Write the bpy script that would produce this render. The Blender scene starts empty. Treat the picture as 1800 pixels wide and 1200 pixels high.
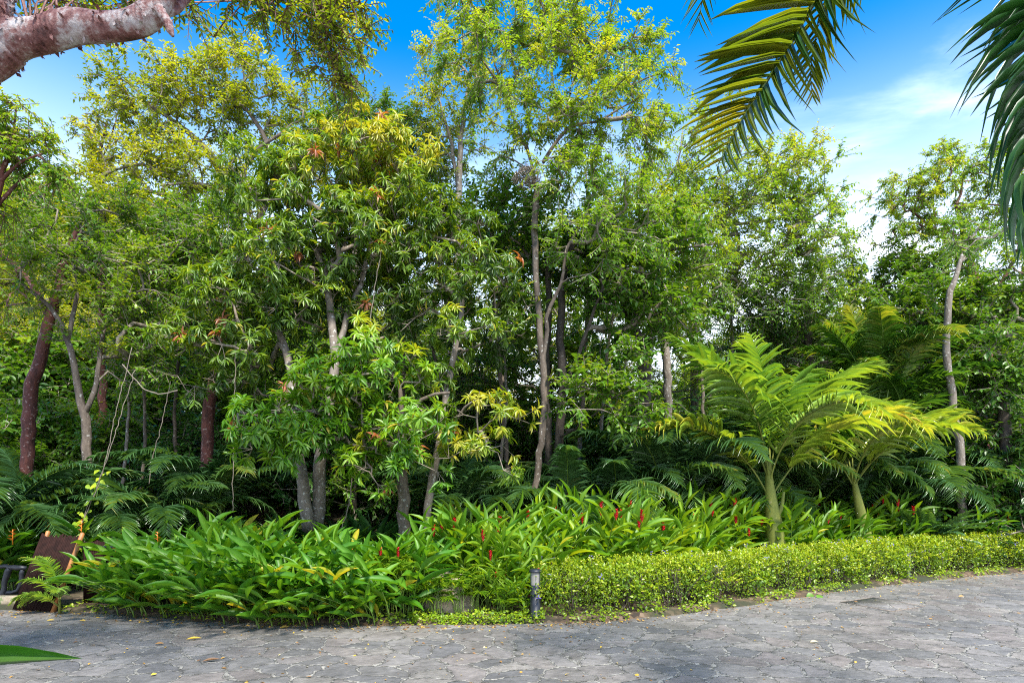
import bpy, math
import numpy as np

sc = bpy.context.scene
R = math.radians
# ------------------------------------------------------------------ camera
F, H, HY = 1100.0, 1.74, 850.0          # focal length in photo pixels, eye height, horizon row
cd = bpy.data.cameras.new("camera")
cam = bpy.data.objects.new("camera", cd)
sc.collection.objects.link(cam)
sc.camera = cam
cd.sensor_width = 36.0
cd.lens = 22.0
cd.shift_y = (HY - 600) / 1800
cd.clip_start, cd.clip_end = 0.05, 2000
cam.location = (0, 0, H)
cam.rotation_euler = (R(90), 0, 0)

# ------------------------------------------------------------------ sky, sun, exposure
SUN_EL, SUN_AZ = R(55), R(158)          # azimuth clockwise from +Y: from behind the camera, a little to the right
wd = bpy.data.worlds.new("World")
sc.world = wd
wd.use_nodes = True
nt = wd.node_tree
nt.nodes.clear()
def wn(t, **kw):
    n = nt.nodes.new(t)
    for k, v in kw.items():
        setattr(n, k, v)
    return n
wl = nt.links.new
sky = wn('ShaderNodeTexSky', sky_type='NISHITA', sun_disc=False)
sky.sun_elevation, sky.sun_rotation = SUN_EL, SUN_AZ
sky.air_density, sky.dust_density, sky.ozone_density = 1.0, 0.4, 3.0
hs = wn('ShaderNodeHueSaturation')
hs.inputs['Saturation'].default_value = 1.75
hs.inputs['Hue'].default_value = 0.497
hs.inputs['Value'].default_value = 0.85
wl(sky.outputs[0], hs.inputs['Color'])
tc = wn('ShaderNodeTexCoord')
sx = wn('ShaderNodeSeparateXYZ')
wl(tc.outputs['Generated'], sx.inputs[0])
def wmath(op, a, b=None, clamp=False):
    n = wn('ShaderNodeMath', operation=op, use_clamp=clamp)
    for i, q in enumerate((a, b)):
        if q is None: continue
        if isinstance(q, (int, float)): n.inputs[i].default_value = q
        else: wl(q, n.inputs[i])
    return n.outputs[0]
zc = wmath('MAXIMUM', sx.outputs[2], 0.0)
za = wmath('ADD', zc, 0.22)
cx = wmath('DIVIDE', sx.outputs[0], za)
cy = wmath('DIVIDE', sx.outputs[1], za)
cb = wn('ShaderNodeCombineXYZ')
wl(cx, cb.inputs[0]); wl(cy, cb.inputs[1])
mp = wn('ShaderNodeMapping')
mp.inputs['Location'].default_value = (3.1, 1.7, 0)
mp.inputs['Scale'].default_value = (1.0, 1.6, 1)
wl(cb.outputs[0], mp.inputs[0])
nz = wn('ShaderNodeTexNoise')
nz.inputs['Scale'].default_value = 1.5
nz.inputs['Detail'].default_value = 8
nz.inputs['Roughness'].default_value = 0.58
nz.inputs['Distortion'].default_value = 0.6
wl(mp.outputs[0], nz.inputs['Vector'])
# clouds and thin veil thicken towards the horizon
elev = wn('ShaderNodeMapRange', interpolation_type='SMOOTHSTEP')
elev.inputs[1].default_value, elev.inputs[2].default_value = 0.18, 0.58
elev.inputs[3].default_value, elev.inputs[4].default_value = 0.85, 0.0
wl(sx.outputs[2], elev.inputs[0])
cl = wn('ShaderNodeMapRange', interpolation_type='SMOOTHSTEP')
cl.inputs[1].default_value, cl.inputs[2].default_value = 0.58, 0.95
wl(wmath('ADD', nz.outputs[0], wmath('MULTIPLY', elev.outputs[0], 0.22)), cl.inputs[0])
cf = wmath('ADD', wmath('MULTIPLY', cl.outputs[0], 0.6), elev.outputs[0], True)
mx = wn('ShaderNodeMix', data_type='RGBA')
wl(cf, mx.inputs['Factor'])
wl(hs.outputs[0], mx.inputs['A'])
mx.inputs['B'].default_value = (4.9, 5.3, 5.9, 1)
bg = wn('ShaderNodeBackground')
bg.inputs['Strength'].default_value = 0.15
wl(mx.outputs['Result'], bg.inputs['Color'])
wo = wn('ShaderNodeOutputWorld')
wl(bg.outputs[0], wo.inputs[0])

sd = bpy.data.lights.new("sun", 'SUN')
sd.energy, sd.angle, sd.color = 3.7, R(11), (1.0, 0.95, 0.86)
so = bpy.data.objects.new("sun", sd)
sc.collection.objects.link(so)
from mathutils import Vector
sdir = Vector((math.sin(SUN_AZ) * math.cos(SUN_EL), math.cos(SUN_AZ) * math.cos(SUN_EL), math.sin(SUN_EL)))
so.rotation_euler = sdir.to_track_quat('Z', 'Y').to_euler()
so.location = (0, -5, 20)
sc.view_settings.view_transform = 'Standard'
sc.view_settings.look = 'None'
sc.view_settings.gamma = 1
sc.view_settings.exposure = 1.5
cy_ = sc.cycles
cy_.max_bounces, cy_.diffuse_bounces, cy_.glossy_bounces, cy_.transmission_bounces = 6, 4, 2, 4
cy_.transparent_max_bounces = 4
cy_.sample_clamp_indirect = 6
cy_.use_denoising = False
cy_.filter_width = 1.1
cy_.use_adaptive_sampling = True
cy_.adaptive_threshold = 0.008

# ------------------------------------------------------------------ helpers
def P(px, py, Y):
    """photo pixel at distance Y -> point in the place"""
    return np.array([(px - 900) / F * Y, Y, H + (HY - py) / F * Y])
def unit(a):
    return a / np.maximum(np.linalg.norm(a, axis=-1, keepdims=True), 1e-9)
UP = np.array([0, 0, 1.0])

EX = [-60, -12, -7.04, -5.8, -4.2, -2.8, -1.2, .35, 1.14, 2.27, 3.3, 4.35, 5.7, 7, 8.5, 10.1, 14.5, 60]
EY = [9.4, 9.0, 8.62, 8.5, 8.0, 7.72, 7.7, 7.78, 7.88, 8.36, 8.92, 9.57, 10.35, 11, 11.7, 12.35, 14, 30]
def edge_y(x):
    return np.interp(x, EX, EY)
def sstep(a, b, x):
    t = np.clip((x - a) / (b - a), 0, 1)
    return t * t * (3 - 2 * t)
def ground_h(x, y):
    x = np.asarray(x, float); y = np.asarray(y, float)
    e = y - edge_y(x)
    base = -0.05 + 0.09 * sstep(-0.05, 0.12, e)
    left = sstep(1.5, -5.5, x)
    hill = np.clip(e - 2.2, 0, None)
    up = left * (0.42 * np.minimum(hill, 9) + 0.12 * np.clip(hill - 9, 0, 25))
    lump = 0.05 * np.sin(x * 1.7 + y) * np.sin(y * 2.1 - x * .6) * sstep(0.6, 2.5, e)
    return base + up + lump

def smooth_path(pts, step):
    """Catmull-Rom through rows of pts (any number of columns), resampled"""
    p = np.asarray(pts, float)
    if len(p) < 3:
        n = max(2, int(np.linalg.norm(p[-1, :3] - p[0, :3]) / step) + 1)
        return p[0] + (p[-1] - p[0]) * np.linspace(0, 1, n)[:, None]
    q = np.vstack([2 * p[0] - p[1], p, 2 * p[-1] - p[-2]])
    out = []
    for i in range(1, len(q) - 2):
        n = max(1, int(round(np.linalg.norm(q[i + 1, :3] - q[i, :3]) / step)))
        t = (np.arange(n) / n)[:, None]
        a, b, c, d = q[i - 1], q[i], q[i + 1], q[i + 2]
        out.append(.5 * (2 * b + (c - a) * t + (2 * a - 5 * b + 4 * c - d) * t ** 2 + (3 * b - a - 3 * c + d) * t ** 3))
    out.append(p[-1:])
    return np.vstack(out)

class MB:
    def __init__(s):
        s.v, s.t, s.f3, s.f4, s.n = [], [], [], [], 0
    def add(s, v, f3=None, f4=None, tint=.5):
        v = np.asarray(v, float).reshape(-1, 3)
        s.v.append(v)
        s.t.append(np.broadcast_to(np.asarray(tint, float), (len(v),)).copy())
        if f3 is not None and len(f3): s.f3.append(np.asarray(f3, np.int64).reshape(-1, 3) + s.n)
        if f4 is not None and len(f4): s.f4.append(np.asarray(f4, np.int64).reshape(-1, 4) + s.n)
        s.n += len(v)
    def mesh(s, name, mat, smooth=True):
        me = bpy.data.meshes.new(name)
        v = np.vstack(s.v)
        f3 = np.vstack(s.f3) if s.f3 else np.zeros((0, 3), np.int64)
        f4 = np.vstack(s.f4) if s.f4 else np.zeros((0, 4), np.int64)
        me.vertices.add(len(v))
        me.vertices.foreach_set('co', v.astype(np.float32).ravel())
        li = np.concatenate([f3.ravel(), f4.ravel()]).astype(np.int32)
        me.loops.add(len(li))
        me.loops.foreach_set('vertex_index', li)
        ls = np.concatenate([np.arange(len(f3)) * 3, len(f3) * 3 + np.arange(len(f4)) * 4]).astype(np.int32)
        me.polygons.add(len(ls))
        me.polygons.foreach_set('loop_start', ls)
        if smooth:
            me.polygons.foreach_set('use_smooth', np.ones(len(ls), bool))
        me.update(calc_edges=True)
        at = me.attributes.new('tint', 'FLOAT', 'POINT')
        at.data.foreach_set('value', np.concatenate(s.t).astype(np.float32))
        me.materials.append(mat)
        return me
    def build(s, name, mat, parent=None, smooth=True):
        """link as one object; built in place coordinates, made relative to its thing's base"""
        if parent is not None:
            s.v = [v - BASES[parent.name] for v in s.v]
        o = bpy.data.objects.new(name, s.mesh(name, mat, smooth))
        sc.collection.objects.link(o)
        if parent is not None: o.parent = parent
        return o
BASES = {}
def tag(o, label=None, cat=None, group=None, kind=None):
    if label: o['label'] = label
    if cat: o['category'] = cat
    if group: o['group'] = group
    if kind: o['kind'] = kind
    return o
def thing(name, label, cat, loc, group=None):
    o = bpy.data.objects.new(name, None)
    sc.collection.objects.link(o)
    o.location = [float(q) for q in loc]
    o.empty_display_size = .2
    BASES[o.name] = np.array(loc, float)
    return tag(o, label, cat, group)
def part(mb, name, mat, parent, smooth=True):
    b = BASES[parent.name]
    mb.v = [v - b for v in mb.v]
    o = bpy.data.objects.new(name, mb.mesh(name, mat, smooth))
    sc.collection.objects.link(o)
    o.parent = parent
    return o
def dup(root, loc, rz=0.0, s=1.0, label=None, group=None):
    r = root.copy()
    sc.collection.objects.link(r)
    r.location = [float(q) for q in loc]
    r.rotation_euler = (0, 0, rz)
    r.scale = (s, s, s)
    if label: r['label'] = label
    if group: r['group'] = group
    for ch in root.children:
        c = ch.copy()
        sc.collection.objects.link(c)
        c.parent = r
        for g in ch.children:
            d = g.copy()
            sc.collection.objects.link(d)
            d.parent = c
    return r

# leaf templates: x across, y along, z along the normal
def leaf_t(secs, fold=.2, droop=.15, tip_curl=0):
    v, f3, f4 = [], [], []
    prev = None
    for y, w in secs:
        z = -droop * y * y - tip_curl * y ** 5
        if w == 0:
            v.append((0, y, z)); cur = (len(v) - 1,)
        else:
            v += [(-w / 2, y, z + fold * w * .25), (0, y, z), (w / 2, y, z + fold * w * .25)]
            cur = (len(v) - 3, len(v) - 2, len(v) - 1)
        if prev is not None:
            if len(prev) == 1 and len(cur) == 3:
                f3 += [(prev[0], cur[1], cur[0]), (prev[0], cur[2], cur[1])]
            elif len(prev) == 3 and len(cur) == 1:
                f3 += [(prev[0], prev[1], cur[0]), (prev[1], prev[2], cur[0])]
            elif len(prev) == 3:
                f4 += [(prev[0], prev[1], cur[1], cur[0]), (prev[1], prev[2], cur[2], cur[1])]
        prev = cur
    return np.array(v, float), np.array(f3).reshape(-1, 3), np.array(f4).reshape(-1, 4)
T_SMALL = leaf_t([(0, 0), (.45, 1), (1, 0)], .35, .12)
T_OVAL = leaf_t([(0, 0), (.3, .9), (.65, .85), (1, 0)], .3, .15)
T_LANCE = [leaf_t([(0, 0), (.25, .8), (.55, 1), (.8, .55), (1, 0)], .45, d) for d in (.05, .2, .4)]
T_BIG = [leaf_t([(0, .10), (.12, .45), (.3, .88), (.48, 1), (.68, .82), (.86, .42), (1, 0)], .45, d, c)
         for d, c in ((.03, 0), (.13, .03), (.30, .06))]
T_STRIP = [leaf_t([(0, .55), (.2, 1), (.5, .95), (.78, .6), (1, 0)], .7, d, c) for d, c in ((.05, 0), (.2, .08), (.42, .2))]

T_HANG = [leaf_t([(0, .5), (.12, .9), (.3, 1), (.5, .95), (.7, .8), (.86, .5), (1, 0)], .6, d, c) for d, c in ((.5, .15), (.75, .25), (1.0, .3))]
def inst(mb, T, pos, d, n, L, W, tint=.5, rib=0.0, tip=None):
    tv, f3, f4 = T
    N = len(pos)
    if N == 0: return
    d = unit(d)
    s = unit(np.cross(d, n))
    n = np.cross(s, d)
    L = np.broadcast_to(np.asarray(L, float), (N,))[:, None, None]
    W = np.broadcast_to(np.asarray(W, float), (N,))[:, None, None]
    v = (pos[:, None, :] + s[:, None, :] * tv[None, :, 0:1] * W + d[:, None, :] * tv[None, :, 1:2] * L
         + n[:, None, :] * tv[None, :, 2:3] * L)
    k = len(tv)
    off = (np.arange(N) * k)[:, None, None]
    t = np.repeat(np.broadcast_to(np.asarray(tint, float), (N,)), k)
    if rib: t = np.clip(t + np.tile(np.where(np.abs(tv[:, 0]) < 1e-6, rib, -rib * .4), N), 0, 1)
    if tip is not None: t = np.where((np.tile(tv[:, 1], N) > .93) & np.repeat(tip, k), 1.0, t)
    mb.add(v, (f3[None] + off) if len(f3) else None, (f4[None] + off) if len(f4) else None, t)

def tube(mb, pts, rad, k=6, tint=.5, cap=True):
    p = np.asarray(pts, float)
    m = len(p)
    rad = np.broadcast_to(np.asarray(rad, float), (m,))
    tg = unit(np.gradient(p, axis=0))
    ref = np.array([1.0, 0, 0]) if abs(tg[0][2]) > .8 else UP
    u = unit(np.cross(tg[0], ref))
    us = [u]
    for i in range(1, m):
        u = u - tg[i] * np.dot(u, tg[i])
        u = u / max(np.linalg.norm(u), 1e-9)
        us.append(u)
    us = np.array(us)
    w = np.cross(tg, us)
    a = np.linspace(0, 2 * np.pi, k, endpoint=False)
    v = p[:, None] + rad[:, None, None] * (np.cos(a)[None, :, None] * us[:, None] + np.sin(a)[None, :, None] * w[:, None])
    i, j = np.meshgrid(np.arange(m - 1), np.arange(k), indexing='ij')
    j2 = (j + 1) % k
    f4 = np.stack([i * k + j, i * k + j2, (i + 1) * k + j2, (i + 1) * k + j], -1).reshape(-1, 4)
    v = v.reshape(-1, 3)
    f3 = None
    if cap:
        v = np.vstack([v, p[-1:] + tg[-1:] * rad[-1] * .5, p[:1]])
        q = m * k
        f3 = [((m - 1) * k + a_, (m - 1) * k + (a_ + 1) % k, q) for a_ in range(k)]
        f3 += [((a_ + 1) % k, a_, q + 1) for a_ in range(k)]
    mb.add(v, f3, f4, tint)

def prisms(mb, a, b, ra, rb, tint=.5):
    """many thin three-sided twigs at once"""
    N = len(a)
    if N == 0: return
    d = unit(b - a)
    u = unit(np.cross(d, np.where(np.abs(d[:, 2:3]) > .8, np.array([[1., 0, 0]]), UP[None])))
    w = np.cross(d, u)
    vs = []
    for e, r in ((a, ra), (b, rb)):
        r = np.broadcast_to(np.asarray(r, float), (N,))[:, None]
        for k in range(3):
            an = 2 * np.pi * k / 3
            vs.append(e + r * (math.cos(an) * u + math.sin(an) * w))
    v = np.stack(vs, 1)
    f = np.array([(0, 1, 4, 3), (1, 2, 5, 4), (2, 0, 3, 5)])
    mb.add(v, None, f[None] + (np.arange(N) * 6)[:, None, None], tint)

def box(mb, c, s, ax=None, tint=.5):
    c = np.asarray(c, float); s = np.asarray(s, float) / 2
    A = np.eye(3) if ax is None else np.asarray(ax, float)
    q = np.array([(x, y, z) for x in (-1, 1) for y in (-1, 1) for z in (-1, 1)]) * s
    mb.add(c + q @ A, None, [(0, 1, 3, 2), (4, 6, 7, 5), (0, 4, 5, 1), (2, 3, 7, 6), (0, 2, 6, 4), (1, 5, 7, 3)], tint)

def lathe(mb, c, prof, k=16, tint=.5):
    c = np.asarray(c, float)
    a = np.linspace(0, 2 * np.pi, k, endpoint=False)
    v = np.array([[(r * math.cos(q), r * math.sin(q), z) for q in a] for r, z in prof]).reshape(-1, 3) + c
    m = len(prof)
    f = [(i * k + j, i * k + (j + 1) % k, (i + 1) * k + (j + 1) % k, (i + 1) * k + j) for i in range(m - 1) for j in range(k)]
    mb.add(v, None, f, tint)

# ------------------------------------------------------------------ materials
def mat_new(name):
    m = bpy.data.materials.new(name)
    m.use_nodes = True
    t = m.node_tree
    t.nodes.clear()
    out = t.nodes.new('ShaderNodeOutputMaterial')
    return m, t, out
def ramp(t, stops, interp='LINEAR'):
    r = t.nodes.new('ShaderNodeValToRGB')
    e = r.color_ramp.elements
    while len(e) < len(stops): e.new(.5)
    for el, (p, c) in zip(e, stops):
        el.position = p
        el.color = (*c, 1)
    r.color_ramp.interpolation = interp
    return r
def leaf_mat(name, stops, rough=.42, transl=.33, spec=.5, vein=0):
    m, t, out = mat_new(name)
    N, Lk = t.nodes.new, t.links.new
    a = N('ShaderNodeAttribute'); a.attribute_name = 'tint'
    r = ramp(t, stops)
    Lk(a.outputs['Fac'], r.inputs[0])
    col = r.outputs[0]
    tcn = N('ShaderNodeTexCoord')
    nz = N('ShaderNodeTexNoise'); nz.inputs['Scale'].default_value = 9; nz.inputs['Detail'].default_value = 3
    Lk(tcn.outputs['Object'], nz.inputs['Vector'])
    mr = N('ShaderNodeMapRange'); mr.inputs[3].default_value = .72; mr.inputs[4].default_value = 1.28
    Lk(nz.outputs[0], mr.inputs[0])
    mu = N('ShaderNodeMix'); mu.data_type = 'RGBA'; mu.blend_type = 'MULTIPLY'; mu.inputs['Factor'].default_value = 1
    Lk(col, mu.inputs['A']); Lk(mr.outputs[0], mu.inputs['B'])
    col = mu.outputs['Result']
    b = N('ShaderNodeBsdfPrincipled')
    b.inputs['Roughness'].default_value = rough
    b.inputs['Specular IOR Level'].default_value = spec
    Lk(col, b.inputs['Base Color'])
    tr = N('ShaderNodeBsdfTranslucent')
    m2 = N('ShaderNodeMix'); m2.data_type = 'RGBA'; m2.blend_type = 'MULTIPLY'; m2.inputs['Factor'].default_value = 1
    m2.inputs['B'].default_value = (2.3, 2.0, .6, 1)
    Lk(col, m2.inputs['A'])
    Lk(m2.outputs['Result'], tr.inputs['Color'])
    ms = N('ShaderNodeMixShader'); ms.inputs[0].default_value = transl
    Lk(b.outputs[0], ms.inputs[1]); Lk(tr.outputs[0], ms.inputs[2])
    Lk(ms.outputs[0], out.inputs[0])
    return m
def bark_mat(name, c1, c2, c3, scale=8, lich=.62, bump=.5, stretch=.35):
    m, t, out = mat_new(name)
    N, Lk = t.nodes.new, t.links.new
    tcn = N('ShaderNodeTexCoord')
    mp = N('ShaderNodeMapping'); mp.inputs['Scale'].default_value = (1, 1, stretch)
    Lk(tcn.outputs['Object'], mp.inputs[0])
    n1 = N('ShaderNodeTexNoise'); n1.inputs['Scale'].default_value = scale; n1.inputs['Detail'].default_value = 7; n1.inputs['Roughness'].default_value = .65
    Lk(mp.outputs[0], n1.inputs['Vector'])
    r = ramp(t, [(.32, c1), (.62, c2)])
    Lk(n1.outputs[0], r.inputs[0])
    n2 = N('ShaderNodeTexNoise'); n2.inputs['Scale'].default_value = scale * 1.7; n2.inputs['Detail'].default_value = 5
    Lk(tcn.outputs['Object'], n2.inputs['Vector'])
    r2 = ramp(t, [(lich - .03, (0, 0, 0)), (lich + .04, (1, 1, 1))])
    Lk(n2.outputs[0], r2.inputs[0])
    mx = N('ShaderNodeMix'); mx.data_type = 'RGBA'
    Lk(r2.outputs[0], mx.inputs['Factor']); Lk(r.outputs[0], mx.inputs['A']); mx.inputs['B'].default_value = (*c3, 1)
    b = N('ShaderNodeBsdfPrincipled'); b.inputs['Roughness'].default_value = .8
    Lk(mx.outputs['Result'], b.inputs['Base Color'])
    bp = N('ShaderNodeBump'); bp.inputs['Strength'].default_value = bump; bp.inputs['Distance'].default_value = .03
    Lk(n1.outputs[0], bp.inputs['Height']); Lk(bp.outputs[0], b.inputs['Normal'])
    Lk(b.outputs[0], out.inputs[0])
    return m
def plain_mat(name, c, rough=.6, var=.25, scale=20, metal=0, bump=.0):
    m, t, out = mat_new(name)
    N, Lk = t.nodes.new, t.links.new
    tcn = N('ShaderNodeTexCoord')
    n1 = N('ShaderNodeTexNoise'); n1.inputs['Scale'].default_value = scale; n1.inputs['Detail'].default_value = 5
    Lk(tcn.outputs['Object'], n1.inputs['Vector'])
    r = ramp(t, [(.3, tuple(q * (1 - var) for q in c)), (.7, tuple(min(1, q * (1 + var)) for q in c))])
    Lk(n1.outputs[0], r.inputs[0])
    b = N('ShaderNodeBsdfPrincipled'); b.inputs['Roughness'].default_value = rough; b.inputs['Metallic'].default_value = metal
    Lk(r.outputs[0], b.inputs['Base Color'])
    if name == 'dark_brown_slat': b.inputs['Specular IOR Level'].default_value = .12
    if bump:
        bp = N('ShaderNodeBump'); bp.inputs['Strength'].default_value = bump; bp.inputs['Distance'].default_value = .01
        Lk(n1.outputs[0], bp.inputs['Height']); Lk(bp.outputs[0], b.inputs['Normal'])
    Lk(b.outputs[0], out.inputs[0])
    return m

M = {}
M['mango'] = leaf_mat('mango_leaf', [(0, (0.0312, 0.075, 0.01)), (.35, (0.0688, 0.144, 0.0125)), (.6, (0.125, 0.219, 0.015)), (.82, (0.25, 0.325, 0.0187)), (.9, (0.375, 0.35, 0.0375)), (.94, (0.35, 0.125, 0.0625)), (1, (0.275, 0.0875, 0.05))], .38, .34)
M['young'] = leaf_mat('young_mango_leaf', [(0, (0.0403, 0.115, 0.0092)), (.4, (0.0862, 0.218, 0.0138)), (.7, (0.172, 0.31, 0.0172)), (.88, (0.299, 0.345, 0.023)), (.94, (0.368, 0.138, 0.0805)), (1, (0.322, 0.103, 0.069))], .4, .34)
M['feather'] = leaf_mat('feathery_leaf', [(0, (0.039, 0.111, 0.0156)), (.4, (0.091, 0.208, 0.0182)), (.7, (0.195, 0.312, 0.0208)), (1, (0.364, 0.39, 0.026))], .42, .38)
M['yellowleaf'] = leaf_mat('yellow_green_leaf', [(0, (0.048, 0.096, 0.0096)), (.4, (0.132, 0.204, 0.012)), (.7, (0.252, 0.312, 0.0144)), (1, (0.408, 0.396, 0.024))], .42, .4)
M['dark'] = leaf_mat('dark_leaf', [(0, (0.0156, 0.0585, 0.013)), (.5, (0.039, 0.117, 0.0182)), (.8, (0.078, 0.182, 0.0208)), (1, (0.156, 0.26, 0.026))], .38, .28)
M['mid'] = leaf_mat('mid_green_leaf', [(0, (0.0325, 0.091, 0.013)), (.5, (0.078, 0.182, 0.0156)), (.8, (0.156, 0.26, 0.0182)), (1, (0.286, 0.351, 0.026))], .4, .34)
M['ginger'] = leaf_mat('ginger_leaf', [(0, (0.0224, 0.101, 0.0112)), (.4, (0.0616, 0.19, 0.0134)), (.7, (0.134, 0.28, 0.0157)), (.9, (0.269, 0.358, 0.0224)), (1, (0.448, 0.358, 0.0336))], .42, .34, .35)
M['gingery'] = leaf_mat('yellow_ginger_leaf', [(0, (0.0392, 0.123, 0.0112)), (.4, (0.112, 0.246, 0.0157)), (.7, (0.224, 0.347, 0.0202)), (.9, (0.358, 0.426, 0.0224)), (1, (0.504, 0.448, 0.0448))], .42, .36, .35)
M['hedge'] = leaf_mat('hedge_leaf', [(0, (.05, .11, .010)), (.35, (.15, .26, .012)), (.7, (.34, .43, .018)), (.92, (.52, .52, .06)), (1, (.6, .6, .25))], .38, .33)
M['palm'] = leaf_mat('bright_palm_leaflet', [(0, (.08, .20, .03)), (.4, (.18, .33, .045)), (.7, (.34, .45, .06)), (.88, (.52, .50, .08)), (1, (.56, .44, .10))], .25, .26, .7)
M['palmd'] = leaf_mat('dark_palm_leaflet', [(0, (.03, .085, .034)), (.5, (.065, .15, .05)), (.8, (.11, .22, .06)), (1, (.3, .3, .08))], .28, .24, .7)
M['palmm'] = leaf_mat('mid_palm_leaflet', [(0, (.02, .07, .02)), (.5, (.05, .14, .025)), (.8, (.10, .22, .02)), (1, (.25, .28, .04))], .3, .3)
M['palmn'] = leaf_mat('near_palm_leaflet', [(0, (.015, .06, .02)), (.3, (.035, .11, .024)), (.55, (.12, .17, .016)), (.75, (.24, .24, .02)), (.92, (.36, .28, .03)), (1, (.42, .16, .03))], .32, .42)
M['litter'] = leaf_mat('fallen_leaf', [(0, (.10, .05, .02)), (.4, (.22, .11, .04)), (.7, (.5, .3, .06)), (.9, (.6, .42, .04)), (1, (.5, .44, .3))], .6, .15)
M['barkg'] = bark_mat('grey_brown_bark', (.055, .04, .028), (.15, .115, .085), (.34, .32, .28), 11, .64, .8)
M['barkp'] = bark_mat('pale_bark', (.10, .078, .058), (.21, .175, .14), (.42, .40, .36), 11, .62, .8)
M['barkd'] = bark_mat('dark_bark', (.025, .018, .013), (.08, .06, .044), (.22, .2, .17), 12, .66, .9)
M['barkr'] = bark_mat('red_peeling_bark', (.045, .014, .010), (.13, .038, .026), (.3, .2, .17), 12, .63, .8)
M['twig'] = bark_mat('twig_bark', (.11, .085, .06), (.24, .2, .155), (.38, .35, .3), 14, .64)
M['twigr'] = bark_mat('reddish_twig_bark', (.10, .05, .04), (.22, .11, .09), (.35, .25, .22), 14, .66)
M['greenstem'] = bark_mat('green_palm_stem', (.10, .13, .02), (.24, .25, .04), (.3, .28, .1), 5, .7, .15, .2)
M['stalk'] = plain_mat('green_stalk', (.12, .2, .03), .45, .3, 10)
M['redbract'] = plain_mat('red_bract', (.55, .015, .02), .4, .3, 30)
M['orangebract'] = plain_mat('orange_bract', (.75, .22, .02), .4, .3, 30)
M['violet'] = plain_mat('violet_petal', (.22, .14, .62), .5, .25, 30)
M['slat'] = plain_mat('dark_brown_slat', (.02, .008, .006), .75, .45, 14, 0, .3)
M['post'] = plain_mat('orange_wood_post', (.32, .13, .035), .55, .35, 12, 0, .3)
M['black'] = plain_mat('black_powder_coat', (.018, .02, .026), .45, .2, 30)
M['lens'] = plain_mat('frosted_lens', (.26, .245, .21), .4, .08, 30)
M['rock'] = bark_mat('boulder_stone', (.2, .16, .11), (.42, .35, .25), (.16, .2, .08), 5, .6, .6, 1)
M['liana'] = plain_mat('liana_stem', (.17, .14, .105), .8, .3, 20)
M['nest'] = plain_mat('dry_stem', (.2, .165, .13), .9, .4, 30)

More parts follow.
